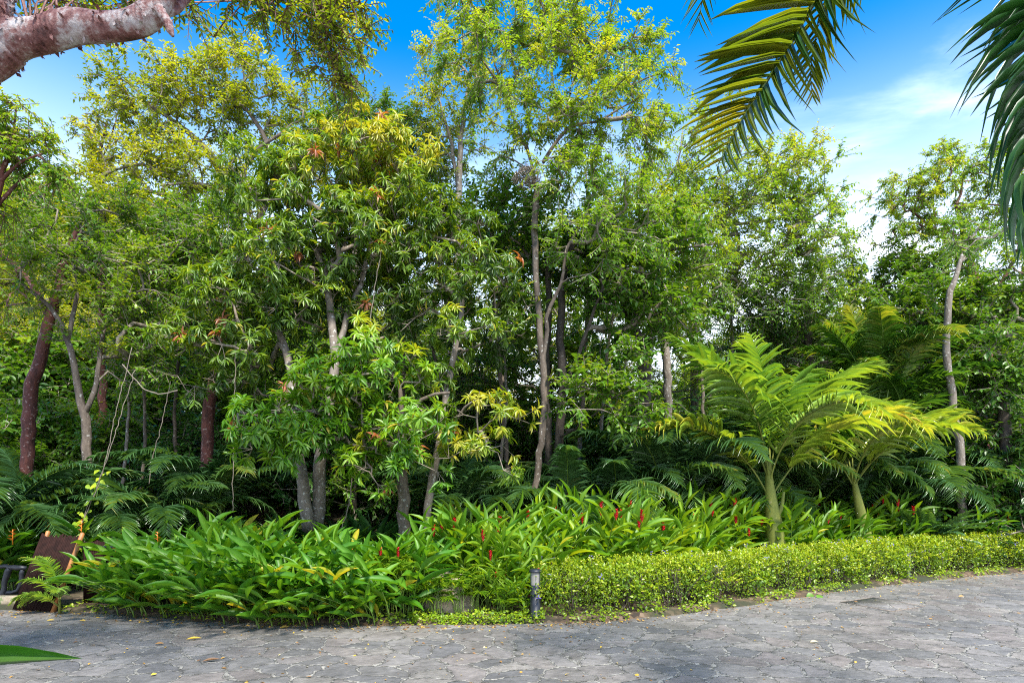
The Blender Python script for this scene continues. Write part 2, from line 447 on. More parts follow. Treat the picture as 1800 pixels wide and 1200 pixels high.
def paving_mat():
    m, t, out = mat_new('slate_flagstones')
    N, Lk = t.nodes.new, t.links.new
    def mth(op, a, b=None, c=None, clamp=False):
        n = N('ShaderNodeMath'); n.operation = op; n.use_clamp = clamp
        for i, q in enumerate((a, b, c)):
            if q is None: continue
            if isinstance(q, (int, float)): n.inputs[i].default_value = q
            else: Lk(q, n.inputs[i])
        return n.outputs[0]
    def noise(vec, s, d=4, ro=.55):
        n = N('ShaderNodeTexNoise'); n.inputs['Scale'].default_value = s; n.inputs['Detail'].default_value = d; n.inputs['Roughness'].default_value = ro
        Lk(vec, n.inputs['Vector'])
        return n
    tcn = N('ShaderNodeTexCoord')
    vec = tcn.outputs['Object']
    nd = noise(vec, 1.9, 8, .62)
    sub = N('ShaderNodeVectorMath'); sub.operation = 'SUBTRACT'; sub.inputs[1].default_value = (.5, .5, .5)
    Lk(nd.outputs['Color'], sub.inputs[0])
    scl = N('ShaderNodeVectorMath'); scl.operation = 'SCALE'; scl.inputs['Scale'].default_value = .46
    Lk(sub.outputs[0], scl.inputs[0])
    add = N('ShaderNodeVectorMath'); add.operation = 'ADD'
    Lk(vec, add.inputs[0]); Lk(scl.outputs[0], add.inputs[1])
    def vor(feat):
        v = N('ShaderNodeTexVoronoi'); v.voronoi_dimensions = '2D'; v.feature = feat
        v.inputs['Scale'].default_value = 3.0; v.inputs['Randomness'].default_value = .95
        Lk(add.outputs[0], v.inputs['Vector'])
        return v
    ve, vc = vor('DISTANCE_TO_EDGE'), vor('F1')
    sp = N('ShaderNodeSeparateColor'); Lk(vc.outputs['Color'], sp.inputs[0])
    nf = noise(vec, 11, 9, .72)
    nb = noise(vec, 3.2, 4, .6)
    nl = noise(vec, .8, 5, .6)
    rc = ramp(t, [(0, (.128, .122, .118)), (.3, (.170, .160, .148)), (.55, (.205, .187, .170)), (.75, (.185, .160, .143)), (1, (.24, .218, .19))])
    Lk(sp.outputs[0], rc.inputs[0])
    rf = ramp(t, [(.3, (.5, .5, .5)), (.7, (1.25, 1.25, 1.25))])
    Lk(mth('ADD', mth('MULTIPLY', nf.outputs[0], .6), mth('MULTIPLY', nb.outputs[0], .4)), rf.inputs[0])
    mu = N('ShaderNodeMix'); mu.data_type = 'RGBA'; mu.blend_type = 'MULTIPLY'; mu.inputs['Factor'].default_value = 1
    Lk(rc.outputs[0], mu.inputs['A']); Lk(rf.outputs[0], mu.inputs['B'])
    rs = ramp(t, [(.35, (.78, .78, .78)), (.65, (1.12, 1.12, 1.12))])
    Lk(nl.outputs[0], rs.inputs[0])
    m3 = N('ShaderNodeMix'); m3.data_type = 'RGBA'; m3.blend_type = 'MULTIPLY'; m3.inputs['Factor'].default_value = 1
    Lk(mu.outputs['Result'], m3.inputs['A']); Lk(rs.outputs[0], m3.inputs['B'])
    mu = m3
    # joint width wanders
    wdt = mth('ADD', mth('MULTIPLY', nb.outputs[0], .16), -.03)
    jm = N('ShaderNodeMapRange'); jm.interpolation_type = 'SMOOTHSTEP'
    Lk(ve.outputs['Distance'], jm.inputs[0])
    Lk(mth('MULTIPLY', wdt, .55), jm.inputs[1]); Lk(mth('ADD', wdt, .012), jm.inputs[2])
    rj = ramp(t, [(.3, (.07, .062, .05)), (.45, (.21, .195, .165)), (.7, (.40, .375, .32))])
    Lk(nf.outputs[0], rj.inputs[0])
    mx = N('ShaderNodeMix'); mx.data_type = 'RGBA'
    Lk(jm.outputs[0], mx.inputs['Factor']); Lk(rj.outputs[0], mx.inputs['A']); Lk(mu.outputs['Result'], mx.inputs['B'])
    # dark open cracks right along some joints
    ck = N('ShaderNodeMapRange'); ck.inputs[1].default_value = .0; ck.inputs[2].default_value = .034
    Lk(mth('ADD', ve.outputs['Distance'], mth('MULTIPLY', mth('GREATER_THAN', nf.outputs[0], .5), .04)), ck.inputs[0])
    mk = N('ShaderNodeMix'); mk.data_type = 'RGBA'
    Lk(ck.outputs[0], mk.inputs['Factor']); mk.inputs['A'].default_value = (.035, .03, .026, 1); Lk(mx.outputs['Result'], mk.inputs['B'])
    b = N('ShaderNodeBsdfPrincipled')
    Lk(mk.outputs['Result'], b.inputs['Base Color'])
    rr = N('ShaderNodeMapRange'); rr.inputs[3].default_value = .45; rr.inputs[4].default_value = .8
    Lk(nf.outputs[0], rr.inputs[0]); Lk(rr.outputs[0], b.inputs['Roughness'])
    hgt = mth('ADD', mth('MULTIPLY', jm.outputs[0], .6), mth('ADD', mth('MULTIPLY', nb.outputs[0], .8), mth('MULTIPLY', nf.outputs[0], .35)))
    vd = N('ShaderNodeVectorMath'); vd.operation = 'SUBTRACT'
    Lk(add.outputs[0], vd.inputs[0]); Lk(vc.outputs['Position'], vd.inputs[1])
    vr = N('ShaderNodeVectorMath'); vr.operation = 'SUBTRACT'; vr.inputs[1].default_value = (.5, .5, .5)
    Lk(vc.outputs['Color'], vr.inputs[0])
    dt = N('ShaderNodeVectorMath'); dt.operation = 'DOT_PRODUCT'
    Lk(vd.outputs[0], dt.inputs[0]); Lk(vr.outputs[0], dt.inputs[1])
    hgt = mth('ADD', hgt, mth('MULTIPLY', dt.outputs['Value'], 7.0))
    bp = N('ShaderNodeBump'); bp.inputs['Strength'].default_value = .9; bp.inputs['Distance'].default_value = .045
    Lk(hgt, bp.inputs['Height']); Lk(bp.outputs[0], b.inputs['Normal'])
    Lk(b.outputs[0], out.inputs[0])
    return m
M['paving'] = paving_mat()
def soil_mat():
    m, t, out = mat_new('leaf_littered_soil')
    N, Lk = t.nodes.new, t.links.new
    tcn = N('ShaderNodeTexCoord')
    v = N('ShaderNodeTexVoronoi'); v.inputs['Scale'].default_value = 14
    Lk(tcn.outputs['Object'], v.inputs['Vector'])
    sp = N('ShaderNodeSeparateColor'); Lk(v.outputs['Color'], sp.inputs[0])
    r = ramp(t, [(0, (.03, .02, .012)), (.4, (.07, .045, .025)), (.7, (.12, .075, .04)), (1, (.2, .14, .09))])
    Lk(sp.outputs[0], r.inputs[0])
    n = N('ShaderNodeTexNoise'); n.inputs['Scale'].default_value = 1.2; n.inputs['Detail'].default_value = 5
    Lk(tcn.outputs['Object'], n.inputs['Vector'])
    r2 = ramp(t, [(.45, (0, 0, 0)), (.62, (1, 1, 1))])
    Lk(n.outputs[0], r2.inputs[0])
    mx = N('ShaderNodeMix'); mx.data_type = 'RGBA'
    Lk(r2.outputs[0], mx.inputs['Factor']); Lk(r.outputs[0], mx.inputs['A']); mx.inputs['B'].default_value = (.03, .034, .014, 1)
    b = N('ShaderNodeBsdfPrincipled'); b.inputs['Roughness'].default_value = .95
    Lk(mx.outputs['Result'], b.inputs['Base Color'])
    bp = N('ShaderNodeBump'); bp.inputs['Strength'].default_value = .8; bp.inputs['Distance'].default_value = .04
    Lk(sp.outputs[1], bp.inputs['Height']); Lk(bp.outputs[0], b.inputs['Normal'])
    Lk(b.outputs[0], out.inputs[0])
    return m
M['soil'] = soil_mat()

# ------------------------------------------------------------------ ground
def ground():
    xs = np.unique(np.concatenate([np.linspace(-400, -20, 20), np.linspace(-20, 20, 161), np.linspace(20, 400, 20)]))
    ys = np.unique(np.concatenate([np.linspace(-40, 6, 12), np.linspace(6, 26, 161), np.linspace(26, 60, 30), np.linspace(60, 900, 16)]))
    X, Y = np.meshgrid(xs, ys)
    Z = ground_h(X, Y)
    v = np.stack([X, Y, Z], -1).reshape(-1, 3)
    nx, ny = len(xs), len(ys)
    i, j = np.meshgrid(np.arange(nx - 1), np.arange(ny - 1))
    a = j * nx + i
    mb = MB()
    mb.add(v, None, np.stack([a, a + 1, a + nx + 1, a + nx], -1).reshape(-1, 4))
    o = mb.build('ground', M['soil'])
    tag(o, kind='structure')
    xs = np.unique(np.concatenate([np.linspace(-60, -14, 10), np.linspace(-14, 18, 129), np.linspace(18, 60, 10)]))
    rng = np.random.default_rng(3)
    ye = edge_y(xs) + .03 * np.sin(xs * 5.1) + .02 * np.sin(xs * 11.7 + 1)
    fr = np.linspace(0, 1, 40)
    Y = -30 + (ye[None, :] + 30) * fr[:, None]
    X = np.broadcast_to(xs[None, :], Y.shape)
    v = np.stack([X, Y, np.zeros_like(Y)], -1).reshape(-1, 3)
    nx, ny = len(xs), len(fr)
    i, j = np.meshgrid(np.arange(nx - 1), np.arange(ny - 1))
    a = j * nx + i
    mb = MB()
    mb.add(v, None, np.stack([a, a + 1, a + nx + 1, a + nx], -1).reshape(-1, 4))
    o = mb.build('paving', M['paving'])
    tag(o, kind='structure')
ground()

# ------------------------------------------------------------------ trees
ST = {
 'mango': dict(K=5, tl=.30, J=13, whorl=True, L=.165, W=.034, T=T_LANCE, droop=.55, spread=.75, up=.25, sag=.05),
 'young': dict(K=4, tl=.26, J=13, whorl=True, L=.18, W=.042, T=T_LANCE, droop=.28, spread=.75, up=.35, sag=.0),
 'pinn':  dict(K=7, tl=.36, J=14, whorl=False, L=.085, W=.034, T=[T_SMALL], droop=.35, spread=.85, up=.0, sag=.35),
 'small': dict(K=7, tl=.42, J=10, whorl=False, L=.095, W=.045, T=[T_SMALL, T_OVAL], droop=.2, spread=.85, up=.1, sag=.2),
 'oval':  dict(K=6, tl=.38, J=10, whorl=False, L=.13, W=.062, T=[T_OVAL], droop=.25, spread=.85, up=.1, sag=.15),
 'far':   dict(K=6, tl=.6, J=11, whorl=False, L=.17, W=.085, T=[T_SMALL, T_OVAL], droop=.25, spread=.9, up=.1, sag=.2),
}
def foliage(ml, mt, pts, out, st, rng, tint):
    n, K, J = len(pts), st['K'], st['J']
    d = unit(out[:, None] * .9 + rng.normal(size=(n, K, 3)) * st['spread'] + UP * st['up'])
    tl = st['tl'] * rng.uniform(.55, 1.25, (n, K, 1))
    a = np.broadcast_to(pts[:, None], (n, K, 3))
    b = a + d * tl - UP * tl * st['sag']
    prisms(mt, a.reshape(-1, 3), b.reshape(-1, 3), .007, .003)
    d = unit(b - a)
    sd_ = unit(np.cross(d, UP + rng.normal(size=d.shape) * .25))
    up_ = np.cross(sd_, d)
    if st['whorl']:
        u = rng.uniform(.72, 1.0, (n, K, J, 1))
        an = (np.arange(J) * 2.4)[None, None, :, None] + rng.uniform(0, 6.28, (n, K, 1, 1))
        perp = sd_[:, :, None] * np.cos(an) + up_[:, :, None] * np.sin(an)
        ld = unit(d[:, :, None] * rng.uniform(.15, .75, (n, K, J, 1)) + perp - UP * st['droop'] * rng.uniform(.4, 1.5, (n, K, J, 1)))
        nn = unit(d[:, :, None] * .6 + UP * .8 + rng.normal(size=ld.shape) * .15)
    else:
        u = (np.arange(J) + .6)[None, None, :, None] / J + rng.normal(size=(n, K, J, 1)) * .02
        sgn = np.where(np.arange(J) % 2 == 0, 1, -1)[None, None, :, None]
        ld = unit(d[:, :, None] * .55 + sd_[:, :, None] * sgn + rng.normal(size=(n, K, J, 3)) * .3 - UP * st['droop'])
        nn = unit(UP + up_[:, :, None] * .6 + rng.normal(size=ld.shape) * .4)
    pos = a[:, :, None] + (b - a)[:, :, None] * u
    tt = tint[:, None, None] + rng.normal(size=(n, K, 1)) * .06 + rng.normal(size=(n, K, J)) * .09
    if st['whorl']:                                     # a few flushes of new reddish leaves
        red = rng.random((n, K, 1)) < .012
        tt = np.where(red, rng.uniform(.93, 1, (n, K, J)), np.minimum(tt, .88))
        tt = np.where(rng.random((n, K, J)) < .02, .9, tt)
    tt = np.clip(tt, 0, 1).reshape(-1)
    L = (st['L'] * rng.uniform(.65, 1.15, (n, K, J))).reshape(-1)
    W = st['W'] * (L / st['L']) * rng.uniform(.85, 1.15, L.shape)
    pos, ld, nn = pos.reshape(-1, 3), ld.reshape(-1, 3), nn.reshape(-1, 3)
    which = rng.integers(0, len(st['T']), len(L))
    for q, T in enumerate(st['T']):
        k = which == q
        inst(ml, T, pos[k], ld[k], nn[k], L[k], W[k], tt[k])

def tree(name, label, cat, trunks, blobs, style, leafm, barkm, seed, dens=9.0, group=None, twigm='twig', tint0=.45, low=.25, world=False, scale_leaf=1.0, grounded=True, rt=.0075):
    """trunks: lists of (px,py,Y,r) - the first starts at the ground; blobs: (px,py,Y,rx,rz[,tint shift[,density factor]]) in photo pixels"""
    rng = np.random.default_rng(seed)
    st = dict(ST[style])
    st['L'] *= scale_leaf; st['W'] *= scale_leaf; st['tl'] *= (1 + scale_leaf) / 2
    def W4(q):
        return np.array([*q[:3], q[3]]) if world else np.array([*P(*q[:3]), q[3]])
    pos = np.zeros((30000, 3)); par = np.full(30000, -1); rex = np.zeros(30000); ok = np.zeros(30000, bool)
    n = 0
    paths = []
    base = None
    for ti, tr in enumerate(trunks):
        pp = np.array([W4(q) for q in tr])
        if ti == 0 and grounded:
            g = float(ground_h(pp[0, 0], pp[0, 1]))
            pp[0, 2] = g - .03
        if base is None:
            base = pp[0, :3].copy()
        pp = smooth_path(pp, .22)
        if len(pp) > 4:
            pp[1:-1, :3] += rng.normal(size=(len(pp) - 2, 3)) * .012
        start = -1
        if ti > 0:
            dd = np.linalg.norm(pos[:n] - pp[0, :3], axis=1)
            k = int(dd.argmin())
            if dd[k] < 1.2:
                start = k
            elif grounded:
                pp[0, 2] = float(ground_h(pp[0, 0], pp[0, 1])) - .03
        idx = []
        if start >= 0: idx.append(start)
        for m_ in range(len(pp)):
            pos[n] = pp[m_, :3]
            par[n] = idx[-1] if idx else -1
            rex[n] = pp[m_, 3]
            ok[n] = (m_ / len(pp) > low) or ti > 0
            idx.append(n); n += 1
        paths.append(idx)
    ntr = n
    C, O, TT = [], [], []
    for bl in blobs:
        if world:
            c = np.array(bl[:3]); rx, rz = bl[3], bl[4]
        else:
            c = P(*bl[:3]); rx, rz = bl[3] / F * bl[2], bl[4] / F * bl[2]
        ry = (rx + rz) * .5
        sh = bl[5] if len(bl) > 5 else 0
        df = bl[6] if len(bl) > 6 else 1
        m_ = max(4, int(DENS * dens * df * math.pi * rx * rz))
        q = unit(rng.normal(size=(m_, 3))) * rng.random((m_, 1)) ** .42
        q *= 1 + .18 * np.sin(q[:, :1] * 5 + q[:, 1:2] * 7 + seed)        # uneven outline
        C.append(c + q * (rx, ry, rz))
        O.append(unit(q + UP * .25))
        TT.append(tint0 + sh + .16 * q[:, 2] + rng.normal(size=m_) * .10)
    C, O, TT = np.vstack(C), np.vstack(O), np.concatenate(TT)
    gz = ground_h(C[:, 0], C[:, 1]) + .25
    C[:, 2] = np.maximum(C[:, 2], gz)
    dmin = np.linalg.norm(C[:, None] - pos[None, :ntr:2], axis=2).min(1)
    for ci in np.argsort(dmin):
        pt = C[ci]
        df = pos[:n] - pt
        cost = np.linalg.norm(df, axis=1) + .7 * np.maximum(0, df[:, 2] + .05)
        cost[~ok[:n]] += 3
        k = int(cost.argmin())
        p0 = pos[k]
        L_ = np.linalg.norm(pt - p0)
        pk = par[k]
        tdir = unit(p0 - pos[pk]) if pk >= 0 else UP
        p1 = p0 + (tdir * .3 + UP * .15 + rng.normal(size=3) * .15) * L_
        ns = max(2, int(L_ / .3))
        t_ = np.linspace(0, 1, ns + 1)[1:, None]
        bz = (1 - t_) ** 2 * p0 + 2 * t_ * (1 - t_) * p1 + t_ ** 2 * pt
        bz[:-1] += rng.normal(size=(ns - 1, 3)) * .02
        idx = [k]
        for b in bz:
            pos[n] = b; par[n] = idx[-1]; ok[n] = True
            idx.append(n); n += 1
        paths.append(idx)
    cnt = np.zeros(n); cnt[[p_[-1] for p_ in paths[len(trunks):]]] = 1
    for i in range(n - 1, -1, -1):
        if par[i] >= 0: cnt[par[i]] += cnt[i]
    rad = np.maximum(rt, rt * np.maximum(cnt, 1) ** .5)
    rad[:ntr] = np.maximum(rex[:ntr], np.minimum(rad[:ntr], rex[:ntr]))
    mtk, mbr, mtw, ml = MB(), MB(), MB(), MB()
    for i, idx in enumerate(paths):
        r_ = rad[idx].copy()
        if i < len(trunks):
            if i > 0: r_[0] = r_[1] if len(r_) > 1 else r_[0]
            if i == 0 and grounded and len(r_) > 3: r_[0] *= 1.35; r_[1] *= 1.1
            tube(mtk, pos[idx], r_, 9)
        else:
            r_[0] = min(r_[0], r_[1] * 1.2)
            tube(mbr, pos[idx], r_, 5 if r_[0] > .012 else 4, cap=False)
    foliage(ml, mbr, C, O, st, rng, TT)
    t = thing(name, label, cat, base, group)
    part(mtk, 'trunk', M[barkm], t)
    part(mbr, 'limbs', M[twigm], t)
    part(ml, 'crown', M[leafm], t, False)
    return t

DENS = 2.3
def build_trees():
    # left pair of mango trunks with the broad olive crown
    tree('mango_tree', 'twin-trunked mango tree with pale lichened trunks and broad olive crown', 'tree',
         [[(556, 915, 10.4, 0.115), (561, 860, 10.4, 0.106), (566, 800, 10.4, 0.1), (577, 720, 10.5, 0.0892), (588, 640, 10.6, 0.0765), (582, 560, 10.7, 0.068), (570, 480, 10.8, 0.0553), (548, 430, 10.9, 0.0425)],
          [(541, 925, 10.2, 0.111), (536, 880, 10.2, 0.102), (524, 800, 10.3, 0.0935), (516, 740, 10.4, 0.085), (508, 640, 10.6, 0.068), (480, 560, 10.8, 0.051), (440, 500, 11, 0.0382)],
          [(588, 640, 10.6, 0.0595), (610, 560, 10.9, 0.051), (640, 480, 11.1, 0.0425), (655, 380, 11.3, 0.0298)],
          [(570, 480, 10.8, 0.0425), (600, 440, 10.9, 0.0382), (690, 420, 11.2, 0.0255)]],
         [(640, 300, 11.2, 110, 75, .22), (690, 260, 11.5, 75, 45, .3), (560, 330, 11, 110, 80, .08), (470, 300, 11, 70, 65, -.02), (500, 420, 10.6, 120, 85, -.05), (610, 420, 10.9, 110, 80, -.05),
          (700, 390, 11.2, 95, 85, .05), (430, 520, 10.6, 110, 70, -.08), (540, 560, 11.2, 110, 75, -.2), (400, 620, 10.7, 110, 60, -.08), (660, 520, 11.3, 80, 70, -.15), (470, 660, 10.8, 80, 45, -.1)],
         'mango', 'mango', 'barkp', 11, 7.5, tint0=.55)
    tree('mango_tree', 'bright green young mango tree with a peeling dark trunk in front', 'tree',
         [[(713, 935, 10.0, .105), (708, 860, 10, .095), (704, 810, 9.95, .08), (705, 740, 9.9, .05), (700, 680, 9.8, .035), (660, 620, 9.7, .025), (640, 590, 9.7, .018)],
          [(704, 790, 9.95, .05), (660, 770, 9.7, .035), (600, 740, 9.5, .025), (540, 720, 9.4, .02), (450, 730, 9.4, .015)],
          [(705, 760, 9.9, .045), (740, 700, 9.7, .03), (790, 690, 9.6, .02)]],
         [(645, 605, 9.7, 50, 28, .1), (630, 660, 9.6, 95, 40, .05), (570, 700, 9.4, 95, 45), (500, 740, 9.3, 95, 50, -.05), (600, 770, 9.4, 110, 40, .05), (690, 740, 9.5, 95, 45, .05), (730, 660, 9.7, 40, 25, .1), (450, 770, 9.3, 45, 50, 0), (720, 810, 9.6, 80, 35, 0), (650, 820, 9.5, 60, 30, -.1)],
         'young', 'young', 'barkg', 12, 7, tint0=.5)
    tree('mango_tree', 'slim leaning mango tree with white-flecked trunk and drooping yellowish lower leaves', 'tree',
         [[(749, 940, 10.2, 0.0723), (752, 890, 10.2, 0.068), (763, 820, 10.2, 0.0638), (776, 750, 10.3, 0.0595), (788, 670, 10.4, 0.0553), (802, 600, 10.5, 0.0467), (812, 545, 10.6, 0.0382)],
          [(776, 760, 10.3, 0.0255), (800, 740, 10, 0.0213), (835, 700, 9.8, 0.017), (840, 760, 9.7, 0.0127)]],
         [(830, 490, 10.8, 85, 55, .0), (770, 540, 11, 70, 50, -.1), (820, 590, 10.5, 70, 35, .1), (880, 560, 11.2, 60, 60, -.1), (850, 730, 9.8, 60, 40, .2, .7), (850, 800, 9.7, 65, 40, .28, .7), (790, 420, 11.4, 80, 60, 0), (760, 690, 10.6, 60, 40, -.05, .7)],
         'mango', 'mango', 'barkp', 13, 8, tint0=.42)
    # tall feathery tree in the centre
    tree('feathery_tree', 'tallest tree, feathery light green crown over a long thin brown trunk at centre', 'tree',
         [[(934, 905, 11, 0.0592), (944, 840, 11, 0.0592), (953, 760, 11, 0.0624), (956, 680, 11, 0.0624), (950, 580, 11, 0.06), (941, 470, 11.1, 0.056), (940, 390, 11.2, 0.06), (946, 330, 11.2, 0.056)],
          [(946, 330, 11.2, 0.048), (955, 285, 11.2, 0.044), (968, 240, 11.2, 0.036), (1000, 180, 11.3, 0.024), (1010, 90, 11.4, 0.016)],
          [(955, 285, 11.2, 0.036), (1000, 225, 11.2, 0.028), (1045, 215, 11.2, 0.02), (1110, 180, 11.2, 0.012)],
          [(944, 340, 11.2, 0.036), (925, 260, 11.5, 0.024), (880, 150, 11.7, 0.016), (860, 60, 11.8, 0.012)],
          [(956, 640, 11, 0.04), (962, 560, 10.9, 0.036), (985, 500, 10.8, 0.028), (1000, 430, 10.8, 0.024), (1030, 380, 10.7, 0.016)]],
         [(960, 130, 11.3, 120, 90, .12), (860, 90, 11.6, 90, 75, .05), (850, 0, 11.8, 80, 70, 0), (1050, 190, 11, 110, 70, .15), (1040, 80, 11.6, 95, 80, .05), (950, 30, 11.8, 90, 70, .05), (930, 240, 11.2, 110, 60, .02), (1130, 130, 11.8, 75, 80, .0, .8), (1120, 240, 11.4, 90, 55, .02), (1040, 300, 10.8, 90, 60, -.05), (1090, 380, 10.8, 90, 70, -.05), (1030, 430, 10.6, 60, 60, -.15)],
         'pinn', 'feather', 'barkg', 14, 7, tint0=.6)
    tree('drooping_tree', 'tree with two dark trunks and grey-green foliage hanging low beside the tall trunk', 'tree',
         [[(978, 870, 11.9, 0.09), (982, 780, 11.9, 0.0863), (988, 680, 11.9, 0.0825), (985, 580, 12, 0.075), (992, 480, 12, 0.0638), (1015, 400, 12.1, 0.045)],
          [(970, 860, 12.2, 0.0825), (962, 760, 12.2, 0.0825), (960, 650, 12.3, 0.075), (965, 520, 12.4, 0.0638), (960, 420, 12.4, 0.045)],
          [(988, 700, 11.9, 0.045), (1010, 640, 11.6, 0.0375), (1040, 560, 11.4, 0.03), (1060, 500, 11.3, 0.0225)],
          [(982, 770, 11.9, 0.0225), (1030, 740, 11, 0.015), (1090, 690, 10.6, 0.0112), (1130, 680, 10.5, 0.0075)]],
         [(1080, 700, 10.6, 85, 42, .05), (1110, 640, 10.9, 60, 45, .0, .6), (1020, 690, 10.9, 50, 50, .05, .6), (1000, 420, 12.2, 100, 80, -.1), (1080, 480, 11.6, 90, 60, 0), (1150, 450, 12, 90, 80, .0), (1060, 570, 12, 70, 55, -.1, .6), (880, 380, 12.4, 70, 60, -.05), (910, 470, 12.6, 60, 70, -.1, .6), (1170, 540, 12.4, 80, 70, .0, .7)],
         'oval', 'mid', 'barkd', 15, 8.5, tint0=.52)
    tree('slender_tree', 'slender pale-stemmed tree with thin airy yellow-green crown left of the tallest crown', 'tree',
         [[(808, 800, 16, .1), (806, 600, 16, .1), (805, 400, 16, .09), (808, 280, 16, .075), (815, 200, 16, .05), (830, 120, 16, .03)],
          [(806, 330, 16, .05), (790, 240, 16, .04), (770, 170, 16, .025)]],
         [(800, 140, 16, 70, 75, .2, .6), (770, 190, 16, 45, 60, .1, .6), (840, 210, 16, 70, 60, .1, .6), (800, 270, 16.3, 70, 50, -.05, .7), (740, 250, 17, 60, 45, 0), (810, 60, 16.2, 50, 60, .05, .5)],
         'small', 'yellowleaf', 'barkp', 16, 5.5, tint0=.45)
    tree('stub_tree', 'dark leaning trunk with a broken top and a long arching bough to the right', 'tree',
         [[(1136, 700, 13, 0.136), (1132, 640, 13, 0.136), (1120, 590, 13, 0.112), (1100, 545, 13, 0.088), (1086, 500, 13, 0.064), (1083, 480, 13, 0.04)],
          [(1090, 515, 13, 0.048), (1040, 525, 12.8, 0.04), (1060, 500, 12.7, 0.04), (1110, 455, 12.6, 0.036), (1170, 440, 12.6, 0.028), (1250, 430, 12.7, 0.02)]],
         [(1130, 400, 12.8, 90, 55, .1), (1210, 400, 12.8, 80, 60, .1), (1060, 450, 12.8, 60, 40, 0), (1240, 470, 13, 70, 50, 0), (1150, 540, 14, 90, 60, .1)],
         'pinn', 'feather', 'barkd', 17, 9, tint0=.55)
    tree('spreading_tree', 'wide-crowned tree with pale forked trunk and long limbs rising to the right', 'tree',
         [[(1176, 800, 15.5, 0.108), (1172, 640, 15.5, 0.101), (1160, 480, 15.5, 0.0864), (1185, 430, 15.5, 0.072), (1240, 400, 15.6, 0.0648), (1290, 370, 15.7, 0.0432), (1350, 300, 15.8, 0.0288)],
          [(1160, 490, 15.5, 0.0504), (1140, 430, 15.5, 0.0432), (1150, 350, 15.4, 0.036), (1190, 290, 15.4, 0.0252), (1200, 230, 15.4, 0.0144)],
          [(1240, 400, 15.6, 0.0432), (1330, 390, 15.5, 0.036), (1420, 370, 15.5, 0.0216)],
          [(1210, 410, 15.6, 0.036), (1250, 330, 15.4, 0.0288), (1290, 290, 15.3, 0.0216), (1310, 250, 15.3, 0.0144)]],
         [(1390, 275, 15.8, 75, 40, .12), (1340, 320, 15.5, 100, 60, .08), (1425, 350, 15.6, 65, 70, .05), (1270, 350, 15.5, 90, 70, .05), (1210, 270, 15.4, 80, 70, .05, .7), (1380, 430, 15.5, 95, 70, .0), (1280, 460, 15.6, 95, 60, .05), (1180, 360, 15.5, 80, 60, .05, .8), (1420, 500, 16, 70, 60, -.1), (1330, 530, 15.8, 100, 50, -.2), (1290, 210, 15.4, 60, 50, .05, .5)],
         'small', 'feather', 'barkp', 18, 7, tint0=.62)
    tree('shade_tree', 'dark green tree behind the tall palm, between the wide crown and the leaning trunk', 'tree',
         [[(1430, 820, 17.5, .14), (1425, 700, 17.5, .13), (1420, 560, 17.5, .1), (1430, 480, 17.5, .06)]],
         [(1400, 540, 17.3, 110, 60, -.05), (1330, 580, 17, 80, 45, -.05), (1470, 590, 17.5, 80, 60), (1450, 460, 18, 70, 50, .1), (1390, 620, 17.6, 110, 50, -.1)],
         'small', 'mid', 'barkd', 19, 8, tint0=.45)
    tree('canopy_tree', 'far right tree with airy green crown under the hanging palm frond', 'tree',
         [[(1740, 820, 17, .16), (1735, 640, 17, .15), (1720, 520, 17, .12), (1700, 440, 17, .08), (1680, 360, 17, .05)],
          [(1720, 520, 17, .06), (1660, 420, 17, .045), (1600, 370, 17, .025)],
          [(1728, 560, 17, .06), (1790, 440, 17, .04), (1830, 350, 17, .02)]],
         [(1640, 320, 17, 95, 55, .1), (1590, 350, 17, 55, 30, .15), (1720, 300, 17, 80, 60, .05), (1800, 330, 17, 90, 70, 0), (1680, 400, 16.7, 110, 50, .0), (1600, 420, 17, 60, 40, .05), (1780, 440, 16.8, 90, 60, -.05)],
         'pinn', 'feather', 'barkr', 20, 5, tint0=.58, twigm='twigr', scale_leaf=1.2)
    tree('glossy_tree', 'dense glossy dark green tree at the right edge behind the leaning pale trunk', 'tree',
         [[(1770, 850, 14, .13), (1765, 720, 14, .12), (1755, 620, 14.2, .08), (1750, 560, 14.3, .05)]],
         [(1750, 620, 14, 75, 55, .12), (1700, 560, 15, 90, 60, .1), (1790, 520, 14.6, 80, 60, .0), (1720, 680, 14.2, 70, 50, -.05), (1800, 690, 14, 70, 60, -.05), (1610, 540, 16, 95, 55, .12), (1540, 500, 17.5, 75, 45, .15), (1630, 620, 15.5, 70, 50, 0), (1640, 470, 16.5, 80, 45, .1), (1730, 760, 14.5, 70, 50, -.15)],
         'oval', 'mid', 'barkd', 21, 8.5, tint0=.42)
    tree('slim_tree', 'slim pale leaning trunk with reddish scars and a small top, beside the two bright palms', 'tree',
         [[(1693, 880, 13.5, 0.0892), (1688, 820, 13.5, 0.085), (1678, 740, 13.5, 0.0808), (1670, 670, 13.5, 0.0765), (1663, 600, 13.5, 0.0723), (1668, 530, 13.5, 0.068), (1680, 480, 13.5, 0.051), (1692, 450, 13.5, 0.0382), (1710, 420, 13.5, 0.0255), (1722, 395, 13.5, 0.0127)],
          [(1690, 458, 13.5, 0.0382), (1730, 430, 13.5, 0.0298), (1770, 400, 12.1, 0.0213)]],
         [(1720, 410, 13.5, 60, 30, .05, .7), (1680, 420, 12.4, 50, 30, .1, .7), (1780, 400, 12, 40, 35, .05, .6)],
         'pinn', 'feather', 'barkp', 22, 6, low=.8)
